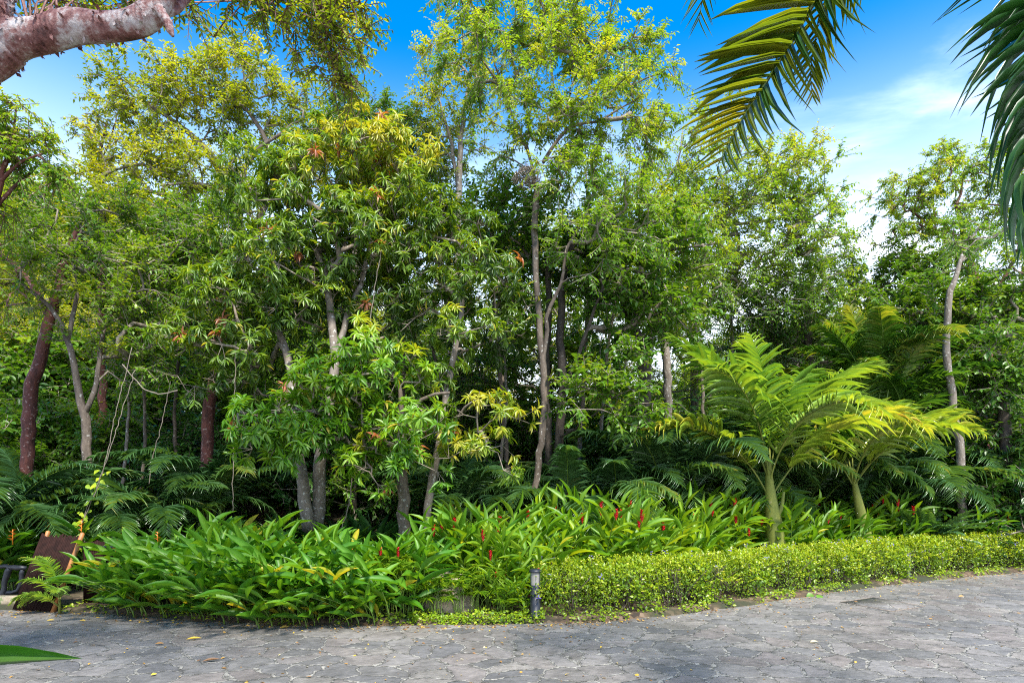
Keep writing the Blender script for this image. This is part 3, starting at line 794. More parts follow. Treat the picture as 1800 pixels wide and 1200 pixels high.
    # left side
    tree('spreading_tree', 'sunlit yellow-green tree with slanting grey limbs against the sky at left', 'tree',
         [[(420, 700, 14.5, .16), (425, 560, 14.5, .15), (430, 440, 14.5, .12), (400, 330, 14.4, .1), (360, 260, 14.3, .07), (300, 210, 14.2, .045), (240, 170, 14.2, .025)],
          [(430, 440, 14.5, .08), (480, 320, 14.4, .07), (460, 230, 14.3, .05), (400, 160, 14.2, .03)],
          [(415, 370, 14.4, .07), (440, 280, 14.3, .055), (500, 230, 14.3, .03)],
          [(400, 330, 14.4, .06), (330, 320, 14, .045), (250, 290, 13.8, .03), (200, 300, 13.7, .02)]],
         [(330, 130, 14.2, 95, 45, .22), (230, 150, 14.2, 90, 35, .0, .7), (420, 120, 14.3, 90, 50, .2), (300, 200, 14.2, 110, 50, .15), (410, 210, 14.5, 80, 45, .1), (230, 260, 14, 80, 50, .18), (300, 310, 13.8, 100, 55, .12), (390, 330, 14, 80, 60, 0), (520, 200, 14.8, 60, 60, .1, .7), (150, 330, 13.8, 60, 40, .1), (220, 390, 13.5, 110, 50, .05)],
         'small', 'yellowleaf', 'barkg', 23, 8, tint0=.48)
    tree('shade_tree', 'upright grey-stemmed tree with dark glossy crown behind the olive mango crown', 'tree',
         [[(620, 700, 16, .14), (622, 500, 16, .13), (625, 350, 16, .1), (615, 250, 16, .07), (612, 190, 16, .04)]],
         [(600, 210, 16, 75, 55, .05), (660, 220, 16.5, 70, 40, .0), (560, 240, 16, 60, 50, .1), (620, 150, 16, 50, 45, .0, .6), (700, 230, 16.5, 50, 40, 0), (630, 300, 16.5, 120, 60, -.1), (740, 300, 17, 80, 50, .05), (760, 400, 17, 70, 60, -.05, .6)],
         'small', 'mid', 'barkg', 24, 8, tint0=.45)
    tree('shade_tree', 'dark-leaved tree with grey forked stem at left, behind the slanting red trunk', 'tree',
         [[(152, 830, 11, 0.078), (153, 770, 11, 0.078), (146, 725, 11, 0.0702), (132, 660, 11, 0.0546), (115, 590, 11, 0.0468), (90, 540, 11, 0.0351), (40, 500, 11, 0.0234)],
          [(150, 725, 11, 0.0468), (162, 690, 11, 0.0429), (172, 650, 11.1, 0.039), (180, 590, 11.3, 0.0273), (210, 520, 11.5, 0.0195)],
          [(118, 600, 11, 0.039), (135, 520, 11.2, 0.0351), (130, 440, 11.5, 0.0234), (160, 370, 11.8, 0.0156)]],
         [(160, 380, 11.9, 95, 45, -.18, 1.3), (120, 440, 11.5, 90, 45, -.05), (60, 470, 11, 70, 40, .1), (220, 470, 11.6, 100, 50, .12), (150, 530, 11.4, 90, 40, .1), (260, 560, 11.6, 95, 60, .05), (60, 400, 11.8, 60, 50, .1), (170, 630, 11.3, 90, 40, .1, .6), (330, 470, 11.6, 90, 60, .1), (300, 640, 11.4, 70, 45, .0, .7)],
         'small', 'mid', 'barkg', 25, 6.5, tint0=.58)
    tree('red_barked_tree', 'slanting red-barked trunk at the left edge among palm fronds', 'tree',
         [[(42, 770, 11.6, 0.1), (52, 710, 11.6, 0.116), (65, 650, 11.6, 0.108), (80, 590, 11.6, 0.1), (98, 530, 11.6, 0.088), (110, 470, 11.7, 0.08), (140, 400, 11.8, 0.056)],
          [(90, 560, 11.6, 0.064), (40, 480, 11.9, 0.048), (-40, 420, 12, 0.032)]],
         [(20, 400, 12.3, 90, 60, .125), (-40, 330, 12.5, 80, 70, .1), (60, 330, 12.6, 70, 40, .1), (10, 520, 12.6, 60, 40, .15)],
         'pinn', 'feather', 'barkr', 26, 8, tint0=.55, twigm='twigr')
    tree('red_barked_tree', 'short dark red trunk showing between shadowed palm fronds at left', 'tree',
         [[(362, 790, 12, .10), (366, 735, 12, .115), (374, 680, 12, .105), (384, 590, 12.1, .10), (390, 520, 12.2, .1), (388, 440, 12.4, .07)]],
         [(400, 420, 12.6, 90, 60, -.05), (340, 400, 12.6, 90, 55, .05), (300, 500, 12.8, 90, 60, .05), (440, 560, 12.8, 90, 60, -.1), (360, 600, 12.6, 80, 50, 0, .7)],
         'small', 'mid', 'barkr', 27, 7.5, tint0=.45)
    tree('pinnate_tree', 'reddish-twigged tree with airy fern-like sprays leaning in from the left edge', 'tree',
         [[(-200, 900, 9.5, .14), (-160, 700, 9.5, .13), (-90, 520, 9.4, .1), (-30, 400, 9.3, .07), (0, 320, 9.3, .045), (20, 250, 9.3, .025), (28, 195, 9.3, .012)],
          [(0, 320, 9.3, .03), (40, 285, 9.3, .02), (90, 265, 9.3, .012)],
          [(-30, 400, 9.3, .035), (20, 330, 9.4, .025), (60, 300, 9.5, .015)]],
         [(30, 200, 9.3, 45, 30, .15, .9), (5, 240, 9.4, 45, 40, 0), (75, 265, 9.3, 50, 25, .1), (20, 290, 9.3, 60, 30, -.1), (100, 295, 9.3, 30, 25, .1), (-50, 200, 9.3, 60, 60, 0), (0, 350, 9.6, 70, 30, .1)],
         'pinn', 'feather', 'barkr', 28, 11, tint0=.55, twigm='twigr')
    tree('pinnate_tree', 'thin bare-twigged sapling top with sparse sprays below the red branch', 'tree',
         [[(180, 620, 15, .1), (178, 450, 15, .08), (177, 330, 15, .055), (178, 262, 15, .04), (186, 220, 15, .02)],
          [(178, 262, 15, .025), (165, 235, 15, .02), (150, 200, 15, .012)],
          [(177, 280, 15, .025), (195, 240, 15, .018), (205, 200, 15, .012)]],
         [(165, 205, 15, 40, 20, .2, .8), (200, 205, 15, 30, 30, .1, .7), (150, 240, 15, 35, 18, 0, .8), (190, 300, 15, 50, 40, .1)],
         'pinn', 'yellowleaf', 'barkr', 29, 7, tint0=.45, twigm='twigr')
def airy_trees():
    tree('airy_tree', 'airy yellow-green tree farther back, filling behind the tall centre trunk', 'tree',
         [[(880, 800, 19, .12), (884, 640, 19, .11), (890, 500, 19, .08), (900, 420, 19, .04)]],
         [(870, 470, 19, 90, 80, .1), (950, 560, 19.5, 80, 60), (1010, 630, 19, 90, 50, .1), (900, 640, 19, 80, 50), (1080, 650, 19.5, 80, 60, .1), (970, 430, 19, 80, 60), (1020, 510, 19, 80, 60, .05), (930, 710, 19, 70, 40, .1)],
         'small', 'yellowleaf', 'barkg', 31, 6.5, tint0=.5)
    tree('airy_tree', 'airy light green tree farther back, seen past the dark leaning stub', 'tree',
         [[(1225, 800, 20, .14), (1220, 640, 20, .12), (1215, 520, 20, .08), (1210, 440, 20, .04)]],
         [(1170, 600, 20, 80, 60, .1), (1260, 610, 20, 80, 60), (1220, 520, 20, 90, 60, .05), (1120, 540, 20, 80, 60), (1090, 450, 20.5, 80, 60, .05), (1190, 680, 20, 110, 40, .05)],
         'small', 'feather', 'barkg', 32, 5.5, tint0=.5)
    tree('airy_tree', 'low bushy tree closing the gap behind the tall trunk and the two dark trunks', 'tree',
         [[(960, 820, 15.5, .09), (962, 740, 15.5, .08), (965, 660, 15.5, .05), (970, 600, 15.5, .03)]],
         [(880, 640, 15.6, 70, 60), (950, 620, 15.5, 70, 55, .05), (1030, 650, 15.5, 70, 60, .1), (900, 730, 15.3, 80, 45, -.1), (1000, 740, 15.3, 80, 45, -.1), (1090, 730, 15.6, 70, 50, 0), (930, 550, 15.8, 60, 40, .05), (1030, 570, 15.8, 60, 40, .1)],
         'oval', 'mid', 'barkd', 36, 6, tint0=.5)
    tree('airy_tree', 'low bushy tree closing the gap between the slim mango and the tall trunk', 'tree',
         [[(770, 820, 15, .09), (768, 740, 15, .08), (765, 660, 15, .05), (760, 600, 15, .03)]],
         [(700, 660, 15, 70, 60), (780, 640, 15, 70, 55, .05), (840, 670, 15, 60, 60, .1), (730, 740, 15, 80, 45, -.1), (820, 740, 15, 70, 45, -.1), (640, 740, 15.4, 80, 50, -.05), (800, 560, 15.6, 60, 40, .05), (640, 640, 15.6, 60, 50, 0)],
         'small', 'mid', 'barkd', 37, 6.5, tint0=.5)
    tree('airy_tree', 'mid green tree farther back, filling between the mango crowns', 'tree',
         [[(700, 800, 18, .13), (702, 640, 18, .12), (700, 520, 18, .08), (695, 430, 18, .04)]],
         [(640, 560, 18, 80, 60), (720, 620, 18, 80, 50, .05), (760, 530, 18, 80, 60, .05), (690, 460, 18, 80, 60), (810, 640, 18, 70, 50, .1), (590, 650, 18, 80, 50, 0), (760, 420, 18.5, 80, 50, .05)],
         'small', 'mid', 'barkg', 33, 6, tint0=.5)
    tree('airy_tree', 'bright yellow-green tree on the slope behind the slanting red trunk', 'tree',
         [[(100, 760, 18, .14), (95, 640, 18, .12), (100, 520, 18, .08)]],
         [(60, 560, 18, 100, 60, .2), (150, 600, 18, 90, 50, .15), (250, 640, 18, 100, 40, .1), (-10, 640, 18, 80, 60, .2), (330, 580, 18.5, 90, 60, 0), (90, 680, 18, 110, 40, .15), (30, 450, 18, 80, 60, .2)],
         'small', 'yellowleaf', 'barkg', 34, 7, tint0=.55)
def saplings():
    rng = np.random.default_rng(35)
    for i, (px, Y, tx, ty, r, st_, lm, bm, w) in enumerate((
            (622, 12.6, 668, 330, .045, 'small', 'mid', 'barkg', 'between the twin mango trunks and the peeling one'),
            (905, 12.8, 870, 330, .05, 'small', 'feather', 'barkd', 'crossing left behind the tall centre trunk'),
            (1010, 13.6, 1030, 300, .055, 'pinn', 'feather', 'barkg', 'right of the two dark trunks'),
            (860, 13.8, 905, 480, .04, 'oval', 'mid', 'barkp', 'pale one left of the tall centre trunk'),
            (1060, 14.5, 1100, 320, .05, 'pinn', 'yellowleaf', 'barkp', 'pale one left of the broken stub'),
            (1235, 16, 1225, 380, .05, 'small', 'yellowleaf', 'barkg', 'right of the pale forked trunk'),
            (690, 13.4, 720, 380, .04, 'small', 'mid', 'barkd', 'behind the slim leaning mango'),
            (470, 13, 430, 420, .045, 'small', 'mid', 'barkg', 'left behind the twin mango trunks'),
            (240, 12.2, 262, 520, .035, 'small', 'mid', 'barkg', 'right of the grey forked stem'),
            (205, 12.6, 235, 560, .035, 'small', 'feather', 'barkp', 'pale one over the littered slope'),
            (320, 12.8, 300, 480, .04, 'small', 'mid', 'barkd', 'left of the short red trunk'),
            (1290, 17, 1300, 420, .05, 'small', 'yellowleaf', 'barkp', 'behind the bigger bright palm'))):
        m1, m2 = (px * .66 + tx * .34) + rng.uniform(-14, 14), (px * .3 + tx * .7) + rng.uniform(-14, 14)
        b0 = 870 + 0 * i
        tree('sapling', 'thin straight sapling stem ' + w, 'tree',
             [[(px, b0, Y, r), (m1, b0 * .66 + ty * .34, Y, r * .85), (m2, b0 * .3 + ty * .7, Y, r * .65), (tx, ty, Y, r * .3)]],
             [(tx, ty, Y, 45, 40, .05), (tx + rng.uniform(-40, 40), ty + 80, Y, 45, 35, 0, .6), (m2 + rng.uniform(-20, 20), ty + 150, Y, 40, 30, 0, .4)],
             st_, lm, bm, 200 + i, 5, 'thin saplings among the trees', tint0=.5, low=.5)
build_trees()
airy_trees()
saplings()

# trees farther off: four grown once, then copied
def far_trees():
    rng = np.random.default_rng(77)
    protos = []
    for k, (lm, ti, h) in enumerate((('yellowleaf', .5, 1.0), ('feather', .45, 1.0), ('mid', .45, 1.0))):
        b = [(0.0, 0.0, 5.2, 2.3, 1.7, .1), (1.5, .3, 4.2, 1.7, 1.3, 0), (-1.6, -.2, 4.0, 1.7, 1.4, 0), (.4, -.8, 3.0, 2.2, 1.3, -.12), (-.6, .9, 6.4, 1.4, 1.1, .18), (1.1, .2, 1.8, 1.8, 1.0, -.15), (-1.3, 0, 1.6, 1.7, 1.0, -.15)]
        b = [(q[0] + 200 + rng.normal() * .3, q[1] + 300 + 40 * k, q[2] + rng.normal() * .3, *q[3:]) for q in b]
        gz = float(ground_h(200, 300 + 40 * k))
        b = [(q[0], q[1], q[2] + gz, *q[3:]) for q in b]
        t = tree('distant_tree', 'x', 'tree', [[(200, 300 + 40 * k, gz, .16), (200.1, 300 + 40 * k, gz + 2, .14), (199.9, 300 + 40 * k, gz + 4, .1), (200.1, 300 + 40 * k, gz + 5.5, .05)]],
                 b, 'far', lm, 'barkg', 80 + k, 6.5, 'distant trees behind the garden', tint0=ti, world=True, low=.15)
        protos.append(t)
    spots = [(-40, 720, 26, 1.35, 0, 'at the far left edge above the palms'), (60, 700, 30, 1.5, 1, 'behind the slanting red trunk'), (150, 690, 24, 1.25, 0, 'left of the grey forked stem'),
             (270, 720, 27, 1.3, 2, 'behind the shadowed palms at left'), (380, 720, 30, 1.2, 1, 'behind the dark red trunk'), (500, 760, 26, .95, 0, 'left of the twin mango trunks'),
             (610, 780, 30, .9, 1, 'right of the twin mango trunks'), (700, 790, 27, .75, 0, 'behind the peeling young mango trunk'), (830, 800, 24, .62, 0, 'between the slim mango and the tall trunk'),
             (890, 810, 30, .7, 1, 'just left of the tall centre trunk'), (1020, 800, 25, .7, 0, 'just right of the two dark trunks'), (1090, 800, 30, .95, 0, 'left of the broken-topped trunk'),
             (1190, 800, 27, .95, 1, 'behind the pale forked trunk'), (1290, 800, 30, 1.1, 2, 'behind the left bright palm'), (1480, 820, 33, 1.45, 1, 'in the gap of white sky at right'),
             (1400, 820, 28, 1.25, 2, 'behind the tall palm clump'), (1570, 820, 30, 1.5, 0, 'left of the leaning pale trunk'), (1680, 820, 27, 1.35, 2, 'right of the leaning pale trunk'), (1800, 820, 26, 1.4, 1, 'at the far right edge')]
    used = set()
    col = ('yellow-green', 'light green', 'mid green')
    for (px, py, Y, s, k, where) in spots:
        x = (px - 900) / F * Y
        loc = (x, Y, float(ground_h(x, Y)) - .05)
        lab = f'distant {col[k]} tree {where}'
        if k not in used:
            used.add(k)
            o = protos[k]
            o.location = loc; o.rotation_euler = (0, 0, rng.uniform(0, 6)); o.scale = (s, s, s)
            o['label'] = lab
        else:
            dup(protos[k], loc, rng.uniform(0, 6.28), s, lab)
far_trees()

# ------------------------------------------------------------------ palms
def arch(base, az, el0, bend, L, n=16, curl=1.4):
    az = R(az)
    t = (np.arange(n) + .5) / n
    el = R(el0) - R(bend) * t ** curl
    st_ = np.stack([np.cos(el) * math.cos(az), np.cos(el) * math.sin(az), np.sin(el)], -1) * L / n
    return np.vstack([base, base + np.cumsum(st_, 0)])
def frond(ml, mr, pts, nl, Lmax, W, rng, tint=.4, petiole=.15, vee=.35, fwd=.55, r0=.018, droop=(.25, .5, .25), side=None, hang=.0, nup=0.0, sides=(1, -1), tipyellow=.15, rt=.4, plume=.12, Ts=None):
    p = smooth_path(pts, .05)
    seg = np.linalg.norm(np.diff(p, axis=0), axis=1)
    s_ = np.concatenate([[0], np.cumsum(seg)]); s_ /= s_[-1]
    tube(mr, p[::2] if len(p) > 8 else p, np.linspace(r0, r0 * .15, len(p[::2] if len(p) > 8 else p)), 5, tint=.5)
    if side is None:
        h = p[-1] - p[0]; h = h * (1, 1, 0)
        if np.linalg.norm(h) < .15: h = np.array([1., .2, 0])
        side = unit(np.cross(h, UP))
    tg = unit(np.gradient(p, axis=0))
    for sg in sides:
        u = np.linspace(petiole, .995, nl) + rng.normal(size=nl) * .003
        P_ = np.stack([np.interp(u, s_, p[:, k]) for k in range(3)], -1)
        T_ = unit(np.stack([np.interp(u, s_, tg[:, k]) for k in range(3)], -1))
        S_ = unit(side - T_ * (T_ @ side)[:, None])
        U_ = np.cross(S_, T_)
        v = (u - petiole) / (1 - petiole)
        Ln = Lmax * (.5 + .5 * np.sin(np.pi * np.clip(v * .9 + .12, 0, 1)) ** .7) * (1 - rt * v ** 3) * rng.uniform(.88, 1.08, nl)
        f = (fwd + .75 * v ** 2)[:, None]
        d = unit(T_ * f + S_ * sg + U_ * (vee + rng.normal(size=(nl, 1)) * plume) - UP * hang + rng.normal(size=(nl, 3)) * .07)
        nrm = unit((U_ - S_ * sg * .35) * (1 - nup) + UP * nup + rng.normal(size=(nl, 3)) * .12)
        tt = np.clip(tint + rng.normal(size=nl) * .08 + tipyellow * v ** 2, 0, 1)
        which = rng.choice(3, nl, p=droop)
        for q in range(3):
            k = which == q
            inst(ml, (Ts or T_STRIP)[q], P_[k], d[k], nrm[k], Ln[k], W * (Ln[k] / Lmax) ** .5, tt[k])

def palm(name, label, base, fronds, mat, stemmat, trunk, rng, group=None, nl=46, Lmax=.5, W=.03, cat='palm', droop=(.25, .5, .25), r0=.018, vee=.35, trunkname='trunk', plume=.12):
    """fronds: (dx,dy,z, az, el0, bend, L, tint)"""
    t = thing(name, label, cat, base, group)
    base = np.array(base, float)
    for tr in trunk:
        mb = MB()
        pp = smooth_path([(q[0] + base[0], q[1] + base[1], q[2] + base[2], q[3]) for q in tr], .12)
        tube(mb, pp[:, :3], pp[:, 3], 10)
        part(mb, trunkname, M[stemmat], t)
    for (dx, dy, z, az, el, bd, L, ti) in fronds:
        ml, mr = MB(), MB()
        pts = arch(base + (dx, dy, z), az, el, bd, L)
        frond(ml, mr, pts, nl, Lmax, W, rng, ti, petiole=.2, droop=droop, r0=r0, vee=vee, plume=plume)
        f = part(mr, 'frond', M[stemmat if stemmat == 'greenstem' else 'stalk'], t)
        ml.v = [v - base for v in ml.v]
        o = bpy.data.objects.new('leaflets', ml.mesh('leaflets', M[mat], True))
        sc.collection.objects.link(o)
        o.parent = f
    return t

def palms():
    rng = np.random.default_rng(5)
    # the two bright palms
    b = P(1368, 850, 11.1); b[2] = ground_h(b[0], b[1])
    fr = [(0, 0, 1.75, 173, 71, 36, 3.15, .35), (.02, 0, 1.8, 88, 87, 42, 3.0, .4), (0, 0, 1.8, 10, 68, 62, 3.15, .45), (-.03, 0, 1.5, 186, 62, 92, 2.8, .66), (.05, -.03, 1.5, -8, 60, 76, 2.9, .7),
          (0, -.04, 1.75, 300, 74, 112, 2.6, .55), (-.02, -.03, 1.8, 222, 76, 80, 2.7, .42), (-.02, 0, 1.8, 135, 80, 45, 3.0, .3), (.02, .02, 1.8, 42, 76, 66, 2.9, .35)]
    dx = -.16
    fr = [(q[0] + dx, *q[1:]) for q in fr]
    palm('bright_palm', 'bigger bright green palm with upright feathery fronds and thick yellow-green stem behind the hedge', b, fr, 'palm', 'greenstem',
         [[(0, 0, -.05, .19), (-.02, 0, .2, .18), (-.06, 0, .8, .155), (-.12, 0, 1.3, .115), (-.16, 0, 1.75, .07), (-.17, 0, 2.1, .035)],
          [(-.11, -.03, 1.0, .05), (.03, -.04, 1.25, .035), (.08, -.04, 1.55, .022)]], rng, nl=35, Lmax=.74, W=.026, droop=(.1, .3, .6), plume=.24)
    b = P(1532, 850, 12.35); b[2] = ground_h(b[0], b[1])
    fr = [(0, 0, 1.8, 95, 86, 30, 2.3, .4), (.03, 0, 1.7, 2, 58, 68, 2.8, .6), (.02, 0, 1.8, 30, 66, 55, 2.4, .45), (-.02, 0, 1.7, 178, 62, 80, 2.2, .6), (0, -.03, 1.75, 280, 70, 100, 2.2, .64), (-.02, -.02, 1.75, 120, 80, 45, 2.4, .35), (.02, -.03, 1.7, 325, 60, 85, 2.4, .6), (-.02, .02, 1.8, 140, 74, 50, 2.2, .35)]
    dx = -.36
    fr = [(q[0] + dx, *q[1:]) for q in fr]
    palm('bright_palm', 'smaller yellowing palm with leaning green stem, right of the bigger bright palm', b, fr, 'palm', 'greenstem',
         [[(0, 0, -.05, .14), (-.04, 0, .3, .13), (-.14, 0, .8, .11), (-.24, 0, 1.25, .09), (-.33, 0, 1.7, .05), (-.36, 0, 2.0, .025)]], rng, nl=34, Lmax=.68, W=.025, droop=(.2, .35, .45), plume=.36)
    # shadowy clumping palms: three grown, the rest copied
    def clump(seed, label, base, tall):
        r_ = np.random.default_rng(seed)
        n = 17
        fr = []
        for i in range(n):
            az = i * 137.5 + r_.uniform(-15, 15)
            a = R(az)
            ro = .12 + .2 * r_.random()
            fr.append((ro * math.cos(a), ro * math.sin(a), tall * r_.uniform(.55, 1.0), az, r_.uniform(58, 86), r_.uniform(75, 140), r_.uniform(1.9, 2.8), r_.uniform(.3, .75)))
        tr = []
        for i in range(5):
            a = i * 1.3
            x, y = .22 * math.cos(a), .22 * math.sin(a)
            tr.append([(x * .6, y * .6, -.05, .05), (x, y, tall * .5, .04), (x * 1.2, y * 1.2, tall, .03)])
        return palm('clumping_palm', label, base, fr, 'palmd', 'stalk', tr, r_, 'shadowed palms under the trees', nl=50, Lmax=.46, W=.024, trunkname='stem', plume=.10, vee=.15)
    spots = [(1000, 11.8, 1.0, 0, 'behind the yellow-green gingers, right of the tall trunk'), (1085, 12.2, 1.1, 1, 'below the low hanging grey-green foliage'), (1180, 12.5, 1.2, 2, 'left of the bigger bright palm'),
             (1270, 14.0, 1.25, 0, 'directly behind the bigger bright palm'), (1400, 14.4, 1.25, 1, 'between the two bright palm stems'), (1490, 15.0, 1.3, 2, 'behind the smaller yellowing palm'),
             (1590, 14.8, 1.2, 0, 'left of the leaning pale trunk'), (1640, 15.4, 1.3, 1, 'just behind the leaning pale trunk'), (1230, 14.8, 1.35, 2, 'farther back left of the bright palms'),
             (1120, 13.8, 1.2, 0, 'farther back below the broken-topped trunk'), (880, 11.8, .8, 1, 'left of the base of the tall trunk'), (800, 12.0, .8, 2, 'right of the slim mango trunk'),
             (280, 10.9, .85, 0, 'with arching fronds on the littered slope at left'), (180, 10.6, .8, 1, 'above the dark slat panel'), (370, 11.6, .85, 2, 'below the short red trunk'), (60, 11.0, 1.0, 0, 'below the slanting red trunk'),
             (-30, 9.9, 1.05, 1, 'cut by the left edge of the picture')]
    made = {}
    for (px, Y, s, k, where) in spots:
        x = (px - 900) / F * Y
        loc = np.array((x, Y, float(ground_h(x, Y))))
        lab = 'dark shadowed clumping palm ' + where
        if k not in made:
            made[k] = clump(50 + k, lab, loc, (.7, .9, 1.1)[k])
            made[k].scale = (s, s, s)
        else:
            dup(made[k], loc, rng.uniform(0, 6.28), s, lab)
    # tall clump behind, its arching fronds over the smaller palm
    r_ = np.random.default_rng(9)
    fr = []
    for i in range(22):
        az = i * 137.5 + r_.uniform(-15, 15)
        fr.append((r_.normal() * .3, r_.normal() * .3, r_.uniform(2.3, 3.9), az, r_.uniform(60, 88), r_.uniform(50, 115), r_.uniform(2.0, 2.9), r_.uniform(.55, .85)))
    fr += [(.3, -.2, 3.6, -5, 62, 95, 3.2, .5), (.3, -.2, 3.3, -12, 50, 90, 3.1, .45), (.2, 0, 3.7, 8, 68, 90, 3.0, .5), (-.3, -.2, 3.7, 95, 88, 25, 2.2, .85), (-.2, -.3, 3.5, 200, 75, 70, 2.4, .7), (0, -.3, 3.5, 280, 78, 100, 2.4, .6), (-.5, -.2, 3.6, 120, 85, 30, 2.0, .85)]
    b = P(1530, 850, 14.4); b[2] = ground_h(b[0], b[1])
    palm('tall_clumping_palm', 'tall dark clumping palm whose fronds arch right across the leaning pale trunk', b, fr, 'palmm', 'stalk',
         [[(a * .25, b_ * .25, -.05, .06), (a * .4, b_ * .4, 1.5, .05), (a * .55, b_ * .55, 3.5, .04)] for a, b_ in ((-1, 0), (1, .2), (.1, 1), (.3, -1))], r_, nl=56, Lmax=.5, W=.024, trunkname='stem')
    # small bright palms at right and the cycad
    r_ = np.random.default_rng(10)
    for (px, Y, lab) in ((1790, 14.2, 'low green feathery palm at the right edge behind the gingers'), (1745, 14.6, 'dim feathery palm just right of the leaning pale trunk')):
        b = P(px, 850, Y); b[2] = ground_h(b[0], b[1])
        fr = [(0, 0, .5, i * 137.5 + 20, r_.uniform(55, 85), r_.uniform(50, 100), r_.uniform(2.0, 2.7), r_.uniform(.1, .35)) for i in range(12)]
        palm('feathery_palm', lab, b, fr, 'palm', 'greenstem', [[(0, 0, -.05, .06), (0, 0, .6, .05)]], r_, nl=40, Lmax=.42, W=.028)
    b = P(1625, 850, 13.0); b[2] = ground_h(b[0], b[1])
    fr = [(0, 0, .38, i * 137.5, r_.uniform(22, 60), r_.uniform(20, 55), r_.uniform(1.0, 1.35), r_.uniform(.3, .6)) for i in range(24)]
    palm('cycad', 'low dark cycad rosette of stiff fronds behind the hedge at right', b, fr, 'palmd', 'barkd', [[(0, 0, -.05, .16), (0, 0, .2, .17), (0, 0, .4, .1)]], r_, nl=30, Lmax=.19, W=.045, cat='cycad', droop=(.9, .1, 0), vee=.1)
    # small palm seedling in front of the slat panel
    b = P(105, 850, 8.42); b[2] = 0.03
    fr = [(0, 0, .25, 178, 72, 75, .75, .45), (0, 0, .15, 190, 62, 85, .6, .45), (0, -.02, .08, 200, 45, 95, .6, .5), (0, 0, .1, 300, 60, 80, .5, .4), (0, 0, .2, 160, 80, 70, .7, .4), (0, 0, .05, 185, 40, 90, .55, .5)]
    palm('palm_seedling', 'small palm seedling with thin fronds in front of the dark slat panel', b, fr, 'palm', 'greenstem', [[(0, 0, -.03, .02), (0, 0, .2, .015)]], r_, nl=24, Lmax=.17, W=.012, r0=.007)
palms()

